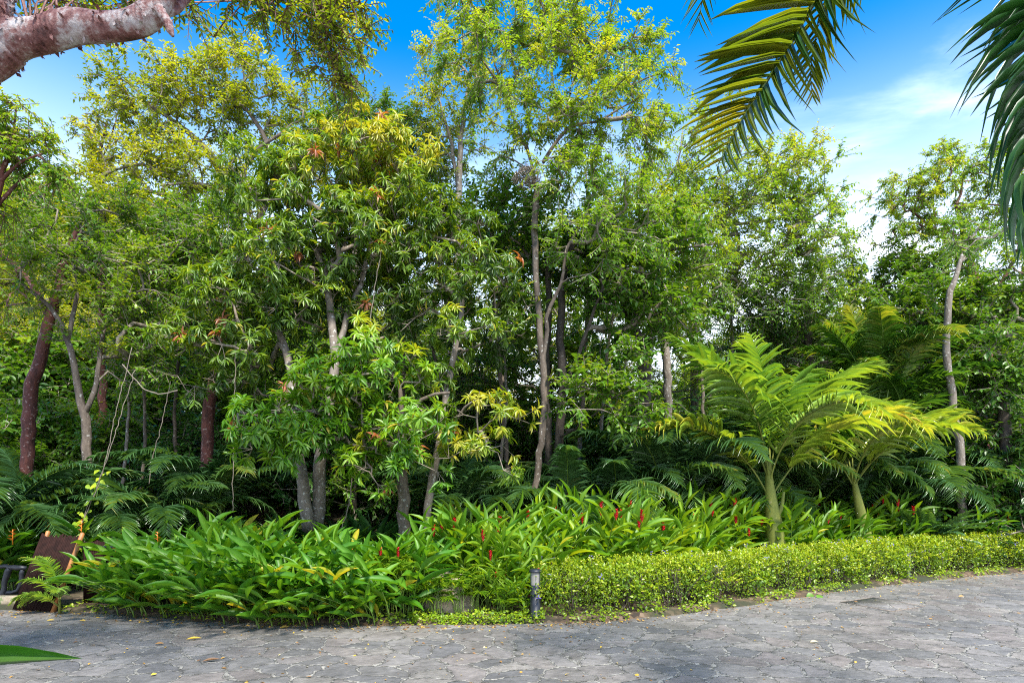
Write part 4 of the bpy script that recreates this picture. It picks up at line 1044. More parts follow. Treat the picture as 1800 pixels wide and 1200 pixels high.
def near_palm():
    """the palm standing beside the photographer: trunk outside the frame, fronds hanging into it at top right"""
    rng = np.random.default_rng(31)
    base = np.array([3.9, 3.2, 0.0])
    t = thing('overhanging_palm', 'near palm leaning in at top right, its long fronds hanging against the sky', 'palm', base)
    mb = MB()
    pp = smooth_path([(3.9, 3.2, -.02, .16), (3.85, 3.25, 1.5, .13), (3.75, 3.35, 3.2, .12), (3.65, 3.4, 5.0, .10), (3.6, 3.4, 5.5, .05)], .2)
    tube(mb, pp[:, :3], pp[:, 3], 14)
    part(mb, 'trunk', M['barkg'], t)
    def fr(pix, nl, Lmax, W, tint, sidev, **kw):
        ml, mr = MB(), MB()
        frond(ml, mr, np.array([P(*q) if len(q) == 3 else q[:3] for q in pix]), nl, Lmax, W, rng, tint, side=unit(np.array(sidev, float)), **kw)
        f = part(mr, 'frond', M['stalk'], t)
        ml.v = [v - base for v in ml.v]
        o = bpy.data.objects.new('leaflets', ml.mesh('leaflets', M['palmn'], True))
        sc.collection.objects.link(o)
        o.parent = f
    top = (3.6, 3.4, 5.4, 0)
    # long half-yellow frond in the upper middle
    fr([top, (1720, -260, 3.7), (1560, -150, 3.9), (1440, -10, 4.0), (1392, 70, 4.0), (1345, 145, 4.0), (1300, 215, 4.0), (1262, 290, 4.0)], 40, .62, .018, .5, (-.95, 0, -.3), petiole=.42, vee=.0, fwd=.42, hang=.22, r0=.024, tipyellow=.25, sides=(1,), droop=(.3, .5, .2), plume=.12, nup=.12)
    fr([top, (1720, -255, 3.75), (1562, -145, 3.95), (1443, -8, 4.05), (1394, 72, 4.05), (1347, 147, 4.05), (1302, 217, 4.05), (1264, 292, 4.05)], 34, .42, .019, .45, (-.7, .5, -.45), petiole=.5, vee=-.2, fwd=.9, hang=.5, r0=.02, tipyellow=.1, sides=(-1,), droop=(.3, .4, .3))
    fr([top, (1730, -240, 3.9), (1580, -140, 4.1), (1455, -5, 4.2), (1436, 60, 4.2), (1425, 120, 4.2), (1428, 170, 4.2)], 30, .32, .02, .58, (-1, .2, 0), petiole=.55, vee=-.15, fwd=1.0, hang=.25, r0=.016, tipyellow=.1)
    # small tip at top left of it
    fr([top, (1700, -420, 4.2), (1450, -330, 4.5), (1300, -140, 4.6), (1245, -40, 4.6), (1228, 40, 4.6)], 24, .42, .016, .4, (-1, .3, 0), petiole=.6, vee=-.1, fwd=1.1, hang=.5, r0=.02)
    # strips dipping in from above
    fr([top, (1740, -330, 3.9), (1660, -190, 4.0), (1600, -90, 4.0), (1570, -40, 4.0)], 16, .42, .018, .3, (-1, .3, 0), petiole=.4, vee=-.1, fwd=.8, hang=.7, r0=.02)
    # right-hand fronds with broad dark leaflets
    fr([top, (1850, -260, 3.3), (1830, -80, 3.2), (1815, 40, 3.2), (1800, 130, 3.2), (1785, 210, 3.2)], 26, .44, .02, .25, (-1, .1, -.1), petiole=.3, vee=.0, fwd=.35, hang=.2, r0=.022, droop=(.4, .4, .2), tipyellow=.0)
    fr([top, (1960, -160, 3.0), (1900, -20, 2.9), (1860, 60, 2.8), (1835, 150, 2.8), (1815, 260, 2.8), (1806, 370, 2.8)], 26, .43, .020, .22, (-1, .15, .1), petiole=.40, vee=.25, fwd=.2, hang=.0, r0=.016, tipyellow=.0, Ts=T_HANG, rt=.1, nup=1.0, plume=.2)
    fr([top, (1990, -120, 2.9), (1930, 20, 2.75), (1880, 100, 2.65), (1850, 190, 2.65), (1830, 290, 2.65), (1822, 400, 2.65)], 24, .42, .022, .15, (-1, .3, .1), petiole=.42, vee=.45, fwd=.2, hang=.0, r0=.016, tipyellow=.0, Ts=T_HANG, rt=.1, nup=1.0, plume=.25)
    fr([top, (2000, -40, 2.7), (1930, 70, 2.55), (1880, 130, 2.5), (1840, 210, 2.5), (1815, 300, 2.5), (1810, 390, 2.5)], 12, .32, .042, .24, (-1, .3, .1), petiole=.42, vee=.35, fwd=.25, hang=.0, r0=.016, tipyellow=.0, Ts=T_HANG, rt=.1, nup=1.0)
near_palm()

# ------------------------------------------------------------------ red-barked branch near the camera
def near_branch():
    rng = np.random.default_rng(41)
    base = np.array([-4.75, 4.6, 0.0])
    t = thing('red_barked_tree', 'near tree reaching in at top left, thick red branch with white peeling patches', 'tree', base)
    m, tt, out = mat_new('red_and_white_peeling_bark')
    N, Lk = tt.nodes.new, tt.links.new
    tcn = N('ShaderNodeTexCoord')
    n1 = N('ShaderNodeTexNoise'); n1.inputs['Scale'].default_value = 4.5; n1.inputs['Detail'].default_value = 6; n1.inputs['Roughness'].default_value = .6
    Lk(tcn.outputs['Object'], n1.inputs['Vector'])
    n2 = N('ShaderNodeTexNoise'); n2.inputs['Scale'].default_value = 26; n2.inputs['Detail'].default_value = 6; n2.inputs['Roughness'].default_value = .7
    Lk(tcn.outputs['Object'], n2.inputs['Vector'])
    ad = N('ShaderNodeMath'); ad.operation = 'MULTIPLY_ADD'; ad.inputs[1].default_value = .5
    Lk(n2.outputs[0], ad.inputs[0]); Lk(n1.outputs[0], ad.inputs[2])
    r = ramp(tt, [(.58, (.06, .018, .014)), (.70, (.16, .055, .045)), (.78, (.24, .12, .105)), (.86, (.38, .31, .29)), (.98, (.52, .48, .46))])
    Lk(ad.outputs[0], r.inputs[0])
    wv = N('ShaderNodeTexWave'); wv.wave_type = 'BANDS'; wv.bands_direction = 'X'; wv.inputs['Scale'].default_value = 9; wv.inputs['Distortion'].default_value = 6; wv.inputs['Detail'].default_value = 3
    Lk(tcn.outputs['Object'], wv.inputs['Vector'])
    b = N('ShaderNodeBsdfPrincipled'); b.inputs['Roughness'].default_value = .62
    Lk(r.outputs[0], b.inputs['Base Color'])
    sm = N('ShaderNodeMath'); sm.operation = 'MULTIPLY_ADD'; sm.inputs[1].default_value = .35
    Lk(wv.outputs[0], sm.inputs[0]); Lk(n2.outputs[0], sm.inputs[2])
    bp = N('ShaderNodeBump'); bp.inputs['Strength'].default_value = .7; bp.inputs['Distance'].default_value = .02
    Lk(sm.outputs[0], bp.inputs['Height']); Lk(bp.outputs[0], b.inputs['Normal'])
    Lk(b.outputs[0], out.inputs[0])
    M['gumbo'] = m
    Y = 4.5
    paths = [
        [(-4.75, 4.6, -.03, .26), (-4.7, 4.6, 1.2, .22), (-4.55, 4.55, 2.8, .20), (*P(-150, 150, Y), .20), (*P(-60, 120, Y), .19), (*P(10, 74, Y), .185)],
        [(*P(-150, 150, Y), .17), (*P(-60, 118, Y), .165), (*P(15, 74, Y), .158), (*P(75, 62, Y), .135), (*P(130, 47, Y), .128), (*P(180, 48, Y), .12), (*P(225, 44, Y), .108), (*P(258, 30, Y), .108), (*P(283, 0, Y), .10), (*P(305, -50, Y), .09), (*P(380, -160, 4.7), .07), (*P(470, -240, 5.2), .05)],
        [(*P(-20, 90, Y), .15), (*P(-12, 40, Y), .13), (*P(-8, -30, Y), .12), (*P(10, -140, Y), .10)],
        [(*P(276, 5, Y), .05), (*P(284, 24, 4.45), .04), (*P(296, 40, 4.45), .034), (*P(299, 54, 4.45), .03), (*P(304, 64, 4.45), .012)],
        [(*P(268, 22, Y), .065), (*P(305, 14, 4.6), .055), (*P(330, -10, 4.7), .048), (*P(420, -80, 5.2), .035), (*P(520, -60, 6), .025), (*P(560, 20, 6.4), .016)],
        [(*P(520, -60, 6), .02), (*P(470, 0, 6.3), .014), (*P(495, 40, 6.5), .009)],
    ]
    ends = []
    for i, q in enumerate(paths):
        pp = smooth_path(q, .05)
        n = len(pp)
        rr = pp[:, 3] * .86 * (1 + .04 * np.sin(np.arange(n) * .55 + i) + .03 * rng.normal(size=n).cumsum() / np.sqrt(np.arange(n) + 1))
        mb = MB()
        tube(mb, pp[:, :3], rr, 22)
        if i < 3:                                        # thin curled flakes of peeling bark
            nf = 650
            k = rng.integers(0, n - 1, nf)
            c = pp[k, :3]
            tg = unit(pp[k + 1, :3] - c)
            a = rng.uniform(0, 2 * np.pi, nf)
            u = unit(np.cross(tg, UP + rng.normal(size=3) * .01)); w = np.cross(tg, u)
            nr = np.cos(a)[:, None] * u + np.sin(a)[:, None] * w
            around = np.cross(tg, nr)
            Lf = rng.uniform(.012, .05, nf)
            inst(mb, leaf_t([(0, .5), (.4, 1), (1, 0)], .5, -.35), c + nr * (rr[k, None] * .99), unit(around * rng.choice([-1, 1], nf)[:, None] * .8 + nr * .45 + tg * rng.normal(size=(nf, 1)) * .5), nr, Lf, Lf * .6)
        part(mb, 'trunk' if i == 0 else ('stub' if i == 3 else 'branch'), m, t)
    st = dict(ST['pinn']); st.update(L=.062, W=.027, tl=.3, K=6, sag=.12, J=12)
    C = []
    for (px, py, Yb, rx, rz, n) in ((540, 30, 6.4, 110, 60, 26), (600, 80, 6.6, 50, 60, 13), (480, -20, 6.3, 70, 40, 16), (600, 0, 6.6, 60, 60, 22), (420, -25, 6, 50, 25, 7), (50, -15, 5.2, 14, 20, 4), (90, -8, 5.2, 12, 22, 5), (150, -22, 5.4, 24, 20, 7), (215, -12, 5.4, 20, 18, 6), (330, 10, 5.5, 20, 14, 5), (590, 135, 6.7, 40, 40, 8)):
        q = unit(rng.normal(size=(n, 3))) * rng.random((n, 1)) ** .45
        C.append(P(px, py, Yb) + q * (rx / F * Yb, .5, rz / F * Yb))
    over = smooth_path([(*P(470, -240, 5.2), .05), (-1.6, 4.2, 7.2, .045), (-2.4, 3.0, 7.6, .03), (-3.6, 2.4, 7.7, .015)], .1)  # unseen limb of this tree, added above the frame to carry the shading leaves
    mb = MB(); tube(mb, over[:, :3], over[:, 3], 9); part(mb, 'branch', m, t)
    for (x_, y_, z_, n) in ((-3.2, 2.2, 7.6, 60), (-1.4, 1.9, 7.6, 30), (-4.8, 2.3, 7.5, 70), (-6.0, 2.8, 7.4, 50)):  # leaf clusters out of view, placed to shade the paving at left
        q = unit(rng.normal(size=(n, 3))) * rng.random((n, 1)) ** .45
        C.append(np.array((x_, y_, z_)) + q * (1.3, 1.0, .55))
    C = np.vstack(C)
    ml, mt = MB(), MB()
    hub = np.vstack([smooth_path(q, .1)[:, :3] for q in paths[4:]] + [smooth_path(paths[1], .1)[-30:, :3], over[:, :3]])
    k = np.linalg.norm(C[:, None] - hub[None], axis=2).argmin(1)
    mid = (hub[k] + C) / 2 + rng.normal(size=C.shape) * .05 + UP * .06
    prisms(mt, hub[k], mid, .012, .008)
    prisms(mt, mid, C, .008, .004)
    foliage(ml, mt, C, unit(rng.normal(size=C.shape) - UP * .3), st, rng, .5 + rng.normal(size=len(C)) * .15)
    part(mt, 'twigs', M['twigr'], t)
    part(ml, 'crown', M['yellowleaf'], t, False)
near_branch()

# ------------------------------------------------------------------ gingers and heliconias
def flower_spike(kind, at, rng):
    mb = MB()
    if kind == 'red':
        h = rng.uniform(.10, .19)
        n = 26
        z = (np.arange(n) + .5) / n
        an = np.arange(n) * 2.4
        rad = .022 * np.sin(np.pi * np.clip(z * .85 + .15, 0, 1)) ** .7
        p = at + np.stack([rad * .4 * np.cos(an), rad * .4 * np.sin(an), z * h], -1)
        d = np.stack([np.cos(an) * .7, np.sin(an) * .7, np.ones(n)], -1)
        inst(mb, T_OVAL, p, d, np.stack([-np.cos(an), -np.sin(an), np.ones(n) * .6], -1), .05, .034)
        lathe(mb, at, [(.004, -.02), (.02, .03), (.022, h * .5), (.012, h * .9), (.001, h)], 8)
    else:
        n = 6
        az = rng.uniform(0, 6.28)
        side = np.array([math.cos(az), math.sin(az), 0])
        zz = np.arange(n) * .032
        p = at + np.stack([.006 * np.where(np.arange(n) % 2, 1, -1) * side[0], .006 * np.where(np.arange(n) % 2, 1, -1) * side[1], zz], -1)
        sg = np.where(np.arange(n) % 2, 1, -1)[:, None]
        d = unit(side * sg + UP * (.35 + rng.normal(size=(n, 1)) * .15) + rng.normal(size=(n, 3)) * .1)
        inst(mb, leaf_t([(0, .8), (.3, 1), (1, 0)], 1.2, -.15), p, d, UP + rng.normal(size=(n, 3)) * .05, .095 * (1 - .08 * np.arange(n)), .022)
        tube(mb, np.array([at - UP * .06, at + UP * (zz[-1] + .02)]), .007, 5)
    return mb

def ginger(name, label, loc, seed, stems, hgt, L, W, mat, flowers, group, lean=(0, 0), spread=.28, nleaf=11, tint=.45, out=.45, cat='ginger', u0=.2):
    rng = np.random.default_rng(seed)
    t = thing(name, label, cat, (0, 0, 0), group)
    ml, ms = MB(), MB()
    tips = []
    for i in range(stems):
        az = i * 2.4 + rng.uniform(-.3, .3)
        r_ = spread * math.sqrt((i + .5) / stems)
        b = np.array([r_ * math.cos(az), r_ * math.sin(az), -.03])
        h = hgt * rng.uniform(.7, 1.1)
        o_ = out * rng.uniform(.5, 1.3)
        dirh = np.array([math.cos(az) * o_ + lean[0], math.sin(az) * o_ + lean[1], 0])
        n = 10
        tt = np.linspace(0, 1, n)[:, None]
        p = b + dirh * h * tt ** 1.8 + UP * h * (tt - .12 * tt ** 3)
        tube(ms, p, np.linspace(.011, .005, n), 5)
        tips.append(p[-1])
        k = max(5, int(nleaf * rng.uniform(.8, 1.2)))
        u = np.linspace(u0, 1, k)
        pos = np.stack([np.interp(u, tt[:, 0], p[:, c]) for c in range(3)], -1)
        tg = unit(np.stack([np.interp(u, tt[:, 0], np.gradient(p, axis=0)[:, c]) for c in range(3)], -1))
        saz = az + rng.uniform(-.9, .9) + np.pi / 2
        sd_ = unit(np.array([math.cos(saz), math.sin(saz), 0.]))
        sg = np.where(np.arange(k) % 2, 1, -1)[:, None]
        d = unit(tg * (.5 + .9 * u[:, None] ** 3) + sd_ * sg * rng.uniform(.55, 1.05, (k, 1)) + rng.normal(size=(k, 3)) * .24 + UP * .1 + np.array([*lean, 0]) * .2)
        nn = unit(UP * .8 + tg * .4 + rng.normal(size=(k, 3)) * .38)
        Ls = L * (.6 + .5 * np.sin(np.pi * np.clip(u * .8 + .1, 0, 1))) * rng.uniform(.8, 1.15, k)
        Ws = W * rng.uniform(.8, 1.15, k) * (Ls / L) ** .6
        ti = np.clip(tint + rng.normal(size=k) * .10 + rng.normal() * .07, 0, .9)
        ti = np.where(rng.random(k) < .02, .97, ti)
        which = rng.choice(3, k, p=(.25, .45, .3))
        for q in range(3):
            m_ = which == q
            inst(ml, T_BIG[q], pos[m_], d[m_], nn[m_], Ls[m_], Ws[m_], ti[m_], .10, rng.random(int(m_.sum())) < .12)
    part(ms, 'stems', M['stalk'], t)
    part(ml, 'foliage', M[mat], t)
    order = sorted(range(stems), key=lambda q: -tips[q][2])
    for j, kind in enumerate(flowers):
        at = tips[order[(j * 3 + 1) % stems]] + UP * rng.uniform(-.12, .03)
        part(flower_spike(kind, at, rng), 'flower_spike', M['redbract' if kind == 'red' else 'orangebract'], t, False)
    return t

ORD = ['first', 'second', 'third', 'fourth', 'fifth', 'sixth', 'seventh', 'eighth', 'ninth', 'tenth', 'eleventh', 'twelfth', 'thirteenth', 'fourteenth', 'fifteenth', 'sixteenth']
def beds():
    rng = np.random.default_rng(61)
    gl = 'broad-leaved gingers in the left bed'
    gr = 'red-flowered gingers behind the hedge'
    left = [ginger('ginger_clump', 'x', None, 100 + k, st_, h, L, W, 'ginger', fl, gl, lean, .3, nl, ti, .5)
            for k, (st_, h, L, W, fl, lean, nl, ti) in enumerate((
                (9, .95, .56, .10, (), (-.3, -.4), 9, .48), (9, 1.15, .56, .105, (), (-.15, -.25), 9, .52),
                (8, 1.3, .58, .115, ('red',), (0, -.1), 9, .56), (10, 1.2, .54, .075, ('orange', 'orange', 'orange', 'orange'), (-.15, -.1), 11, .38), (7, 1.45, .66, .125, (), (.1, 0), 8, .56), (8, .62, .52, .095, (), (-.4, -.6), 6, .55)))]
    right = [ginger('ginger_clump', 'x', None, 120 + k, st_, h, L, W, 'gingery', fl, gr, lean, .3, nl, ti, .42)
             for k, (st_, h, L, W, fl, lean, nl, ti) in enumerate((
                 (10, 1.4, .48, .08, ('red', 'red'), (0, -.1), 11, .5), (10, 1.45, .5, .085, ('red', 'red', 'red'), (.1, 0), 11, .42), (9, 1.5, .46, .08, (), (-.1, 0), 12, .55), (10, 1.3, .48, .08, ('red', 'orange'), (0, 0), 11, .3)))]
    used = set()
    def put(pool, key, loc, rz, s, lab, grp):
        if key not in used:
            used.add(key)
            o = pool; o.location = [float(q) for q in loc]; o.rotation_euler = (0, 0, rz); o.scale = (s, s, s); o['label'] = lab
            BASES[o.name] = np.zeros(3)
        else:
            dup(pool, loc, rz, s, lab, grp)
    rows = [('row nearest the paving', .4, -5.2, -1.5, 10, .85), ('second row from the paving', 1.0, -5.35, -1.2, 10, .82), ('back row', 1.65, -5.5, -.5, 10, .82), ('low fringe touching the paving', .16, -5.0, -1.75, 9, .9)]
    for ri, (rn, off, x0, x1, n, sc_) in enumerate(rows):
        for i in range(n):
            x = x0 + (x1 - x0) * i / (n - 1) + rng.uniform(-.12, .12)
            y = float(edge_y(x)) + off + rng.uniform(-.12, .12)
            k = (5 if ri == 3 else rng.integers(0, 2) if ri == 0 else rng.integers(1, 5))
            lab = f'green ginger clump, {ORD[i]} from the slat panel in the {rn}'
            put(left[k], ('l', int(k)), (x, y, ground_h(x, y)), rng.uniform(-.7, .7), sc_ * rng.uniform(.78, 1.12), lab, gl)
    # left edge behind the panel
    for i, (x, y, s) in enumerate(((-7.6, 9.9, 1.0), (-6.9, 10.2, 1.05), (-8.2, 10.6, 1.1), (-7.9, 9.75, .9), (-8.6, 9.6, 1.0))):
        lab = f'green heliconia-like clump behind the slat panel, {ORD[i]} of those at the left edge'
        put(left[3], ('l', 3), (x, y, ground_h(x, y)), rng.uniform(0, 6), s, lab, gl)
    # right bed
    rows = [('front row', 1.5, -.35, 10.6, 15, 1.0), ('middle row', 2.1, .0, 11.2, 15, 1.08), ('back row', 2.75, .3, 11.4, 14, 1.15)]
    for ri, (rn, off, x0, x1, n, sc_) in enumerate(rows):
        for i in range(n):
            x = x0 + (x1 - x0) * i / (n - 1) + rng.uniform(-.15, .15)
            y = float(edge_y(x)) + off + rng.uniform(-.12, .12)
            px = 900 + x / y * F
            if 1565 < px < 1660 and ri < 2: continue            # the cycad stands here
            if (abs(px - 1362) < 62 and y < 11.3) or (abs(px - 1525) < 55 and y < 12.5): continue
            k = int(rng.integers(0, 3)) if px < 1330 else 3 if rng.random() < .6 else 1
            lab = f'red-flowered ginger clump, {ORD[i]} from the left in the {rn} behind the hedge'
            put(right[k], ('r', k), (x, y, ground_h(x, y)), rng.uniform(0, 6.28), sc_ * rng.uniform(.85, 1.05) * (.95 if px > 1380 else 1), lab, gr)
    # between the boulder and the bollard
    for i, (x, y, s) in enumerate(((-.45, 8.9, .8), (.05, 8.6, .72), (-.15, 9.1, .95), (.45, 8.95, .9), (-.1, 8.2, .45), (.22, 8.15, .4))):
        lab = f'yellow-green ginger clump left of the hedge end, {ORD[i]} from the boulder'
        k = (0, 0, 1, 2, 0, 0)[i]
        put(right[k], ('r', k), (x, y, ground_h(x, y)), rng.uniform(0, 6.28), s, lab, gr)
beds()

# ------------------------------------------------------------------ hedge
def hedge(label, x0, x1, seed, off0=.10, depth=1.05, hgt=.65):
    rng = np.random.default_rng(seed)
    xc = (x0 + x1) / 2
    t = thing('flowering_hedge', label, 'hedge', (xc, float(edge_y(xc)) + .6, .03), 'clipped flowering hedges')
    dens_len = (x1 - x0) * 1.12
    n = int(dens_len * 5600)
    x = rng.uniform(x0, x1, n)
    e0 = edge_y(x)
    lump = .05 * np.sin(x * 2.9 + seed) + .04 * np.sin(x * 7.1 + 2) + .02 * np.sin(x * 17.0)
    a = rng.uniform(-.15, np.pi + .15, n)
    sq = 3.0
    ca, sa = np.cos(a), np.sin(a)
    rr = (np.abs(ca) ** sq + np.abs(sa) ** sq) ** (-1 / sq)
    rad = rng.random(n) ** .28 * (1 + lump * 1.2) + rng.normal(size=n) * .035
    prof = 1 - .18 * np.clip(1 - sa, 0, 1)               # undercut towards the ground
    yy = e0 + off0 + depth / 2 - ca * rr * rad * depth / 2 * prof
    endt = np.minimum(x - x0, x1 - x) / .3
    zz = .06 + np.clip(sa, -.05, 1) * rr * rad * (hgt - .06) * (1 - .25 * np.clip(1 - endt, 0, 1) ** 2)
    pos = np.stack([x, yy, zz + .03], -1)
    keep = (rng.random(n) < .16 + .84 * sstep(.0, .30, zz + .17 * np.sin(x * 7 + yy * 5) * np.sin(x * 2.3 + 1)))
    outd = np.stack([np.zeros(n), -ca, sa + .35], -1)
    d = unit(outd + rng.normal(size=(n, 3)) * .9)
    nn = unit(outd + UP * .5 + rng.normal(size=(n, 3)) * .5)
    clumpn = .12 * np.sin(x * 4 + yy * 6) * np.sin(zz * 9 + x * 2.5)
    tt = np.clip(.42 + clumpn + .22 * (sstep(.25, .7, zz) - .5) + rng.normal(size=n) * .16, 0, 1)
    L = rng.uniform(.022, .05, n) * (1 + .35 * np.sin(x * 3.7 + yy * 4))
    ml = MB()
    k = keep
    half = rng.random(n) < .5
    inst(ml, T_OVAL, pos[k & half], d[k & half], nn[k & half], L[k & half], L[k & half] * .55, tt[k & half])
    inst(ml, T_SMALL, pos[k & ~half], d[k & ~half], nn[k & ~half], L[k & ~half], L[k & ~half] * .6, tt[k & ~half])
    # sprigs poking out
    ns = int(dens_len * 130)
    xs = rng.uniform(x0, x1, ns); es = edge_y(xs)
    a = rng.uniform(.35, np.pi - .2, ns)
    ca, sa = np.cos(a), np.sin(a)
    rr = (np.abs(ca) ** sq + np.abs(sa) ** sq) ** (-1 / sq)
    p0 = np.stack([xs, es + off0 + depth / 2 - ca * rr * depth / 2 * .93, .09 + sa * rr * (hgt - .06) * .96], -1)
    d0 = unit(np.stack([rng.normal(size=ns) * .6, -ca + rng.normal(size=ns) * .4, sa + .3 + rng.normal(size=ns) * .3], -1))
    ln = rng.uniform(.04, .12, (ns, 1))
    mt = MB()
    prisms(mt, p0, p0 + d0 * ln, .0025, .0012)
    J = 8
    u = (np.arange(J) + .8)[None, :, None] / J
    pp = p0[:, None] + d0[:, None] * ln[:, None] * u
    sd_ = unit(np.cross(d0, UP))[:, None] * np.where(np.arange(J) % 2, 1, -1)[None, :, None]
    dd = unit(d0[:, None] * .7 + sd_ + rng.normal(size=(ns, J, 3)) * .35)
    inst(ml, T_SMALL, pp.reshape(-1, 3), dd.reshape(-1, 3), UP + rng.normal(size=(ns * J, 3)) * .5, rng.uniform(.03, .055, ns * J), .026, np.clip(.6 + rng.normal(size=ns * J) * .18, 0, 1))
    # woody stems inside
    nst = int(dens_len * 12)
    for i in range(nst):
        xx = rng.uniform(x0 + .05, x1 - .05); y0 = float(edge_y(xx)) + off0 + depth * rng.uniform(.2, .8)
        for j in range(3):
            q = np.array([[xx, y0, 0], [xx + rng.normal() * .07, y0 + rng.normal() * .08, .22], [xx + rng.normal() * .15, y0 + rng.normal() * .2, .55]])
            tube(mt, smooth_path(q, .1), np.linspace(.010, .004, len(smooth_path(q, .1))), 4)
    part(mt, 'stems', M['barkd'], t)
    part(ml, 'foliage', M['hedge'], t, False)
    # violet flowers in small bunches
    nb = int(dens_len * 6)
    mf = MB()
    for i in range(nb):
        j = rng.integers(0, ns)
        c = p0[j] + d0[j] * ln[j] * 1.05
        m_ = rng.integers(3, 8)
        q = c + rng.normal(size=(m_, 3)) * (.02, .02, .02)
        for w in range(4):
            an = w * 1.57 + rng.uniform(0, .5, m_)
            inst(mf, T_OVAL, q, np.stack([np.cos(an), np.sin(an) - .4, .5 + 0 * an], -1), np.broadcast_to(np.array([0, -.6, .8]), q.shape), .011, .009)
    f = part(mf, 'flowers', M['violet'], t, False)
    f['label'] = 'small violet flower bunches dotting the hedge'
    f['kind'] = 'stuff'
hedge('long clipped yellow-green hedge with violet flowers along the paving, from bollard to second bollard', .30, 7.26, 71)
hedge('farther clipped hedge section beyond the gap at right, running out of the frame', 7.34, 14.5, 72, off0=.14)

# ------------------------------------------------------------------ made things
def bollard(label, x, y, s=1.0):
    z = float(ground_h(x, y))
    t = thing('bollard_light', label, 'bollard light', (x, y, z), 'garden bollard lights')
    c = (x, y, z)
    mb = MB()
    lathe(mb, c, [(0, -.04), (.075, -.04), (.075, .012), (.064, .02), (.064, .41), (.058, .415), (0, .415)], 24)
    part(mb, 'post', M['black'], t)
    mb = MB()
    lathe(mb, c, [(.061, .415), (.061, .575)], 24)
    part(mb, 'lens', M['lens'], t)
    for a in (3.5, 1.4, 5.6):
        mb = MB()
        tube(mb, np.array([(x + .062 * math.cos(a), y + .062 * math.sin(a), z + .41), (x + .062 * math.cos(a), y + .062 * math.sin(a), z + .58)]), .006, 6)
        part(mb, 'guard_rod', M['black'], t)
    mb = MB()
    lathe(mb, c, [(0, .575), (.076, .575), (.08, .583), (.078, .60), (.06, .615), (0, .622)], 24)
    part(mb, 'cap', M['black'], t)
    t.scale = (s, s, s)
bx_, by_ = (941 - 900) / F * 7.98, 7.98
bollard('black bollard light with frosted band at the near end of the hedge', bx_, by_)
bollard('black bollard light half buried in the gap between the hedge sections', 7.3, float(edge_y(7.3)) + .4, .72)

def panel():
    bl, br = np.array([-6.88, 8.62, 0.0]), np.array([-6.27, 8.5, 0.0])
    up = np.array([.31, .12, 1.02])
    t = thing('slat_panel', 'dark brown slatted screen leaning back beside the gingers at far left', 'screen', (*((bl + br) / 2)[:2], 0))
    rng = np.random.default_rng(8)
    e = br - bl
    w = np.linalg.norm(e); e = e / w
    nrm = unit(np.cross(e, up))
    mb = MB()
    n = 24
    for i in range(n):
        f = (i + .5) / n
        b = bl + e * w * f + nrm * rng.uniform(-.003, .003)
        top = rng.uniform(.96, 1.02)
        c = b + up * top / 2 + UP * .012
        uu = unit(up)
        A = np.array([e, nrm, uu])
        box(mb, c, (w / n - .004, .014 + rng.uniform(0, .004), np.linalg.norm(up) * top), A)
    part(mb, 'slats', M['slat'], t, False)
    mb = MB()
    for f in (.2, .8):
        c = (bl + br) / 2 + up * f - nrm * .022
        box(mb, c, (w, .02, .05), np.array([e, nrm, unit(up)]))
    part(mb, 'rails', M['slat'], t, False)
    for (b, h) in ((br + e * .035, 1.04), (bl + e * .02 - nrm * .06, 1.06)):
        mb = MB()
        tube(mb, np.array([b - UP * .02, b + up * h * .5, b + up * h]), [.031, .030, .028], 12)
        part(mb, 'post', M['post'], t)
    # second screen going on behind the leaves
    bl2 = np.array([-6.15, 8.98, .02]); br2 = np.array([-5.2, 8.9, .02])
    t = thing('slat_panel', 'second dark slatted screen mostly hidden behind the gingers', 'screen', (*((bl2 + br2) / 2)[:2], .02))
    e = br2 - bl2; w = np.linalg.norm(e); e /= w
    nrm = unit(np.cross(e, UP))
    mb = MB()
    for i in range(34):
        c = bl2 + e * w * (i + .5) / 34 + UP * .45
        box(mb, c, (w / 34 - .005, .014, .9 + rng.uniform(-.03, .03)), np.array([e, nrm, UP]))
    part(mb, 'slats', M['slat'], t, False)
    mb = MB()
    box(mb, (bl2 + br2) / 2 + UP * .82 + nrm * .022, (w + .1, .025, .035), np.array([e, nrm, UP]))
    part(mb, 'rail', M['black'], t, False)
    # bent dark railing at the left edge
    t = thing('branch_railing', 'dark twisted branch railing at the left edge beside the slatted screen', 'railing', (-7.5, 9.1, 0))
    def tb(pix, r, name):
        mb = MB()
        p = smooth_path([P(*q) for q in pix], .06)
        p += np.random.default_rng(2).normal(size=p.shape) * .006
        tube(mb, p, r * (1 + .15 * np.sin(np.arange(len(p)))), 9)
        part(mb, name, M['black'], t)
    tb([(-120, 1000, 9.1), (-40, 998, 9.1), (10, 996, 9.1), (45, 998, 9.1)], .035, 'rail')
    tb([(18, 998, 9.1), (10, 1015, 9.1), (6, 1040, 9.1), (0, 1062, 9.1), (-4, 1072, 9.1)], .04, 'post')
    tb([(40, 1000, 9.1), (35, 1030, 9.12), (25, 1040, 9.12), (5, 1043, 9.12), (-60, 1046, 9.12)], .03, 'brace')
    # low kerb stone
    mb = MB()
    box(mb, (-7.85, 8.93, .07), (1.7, .16, .15))
    o = mb.build('kerb', M['rock'], None, False)
    tag(o, kind='structure')
panel()

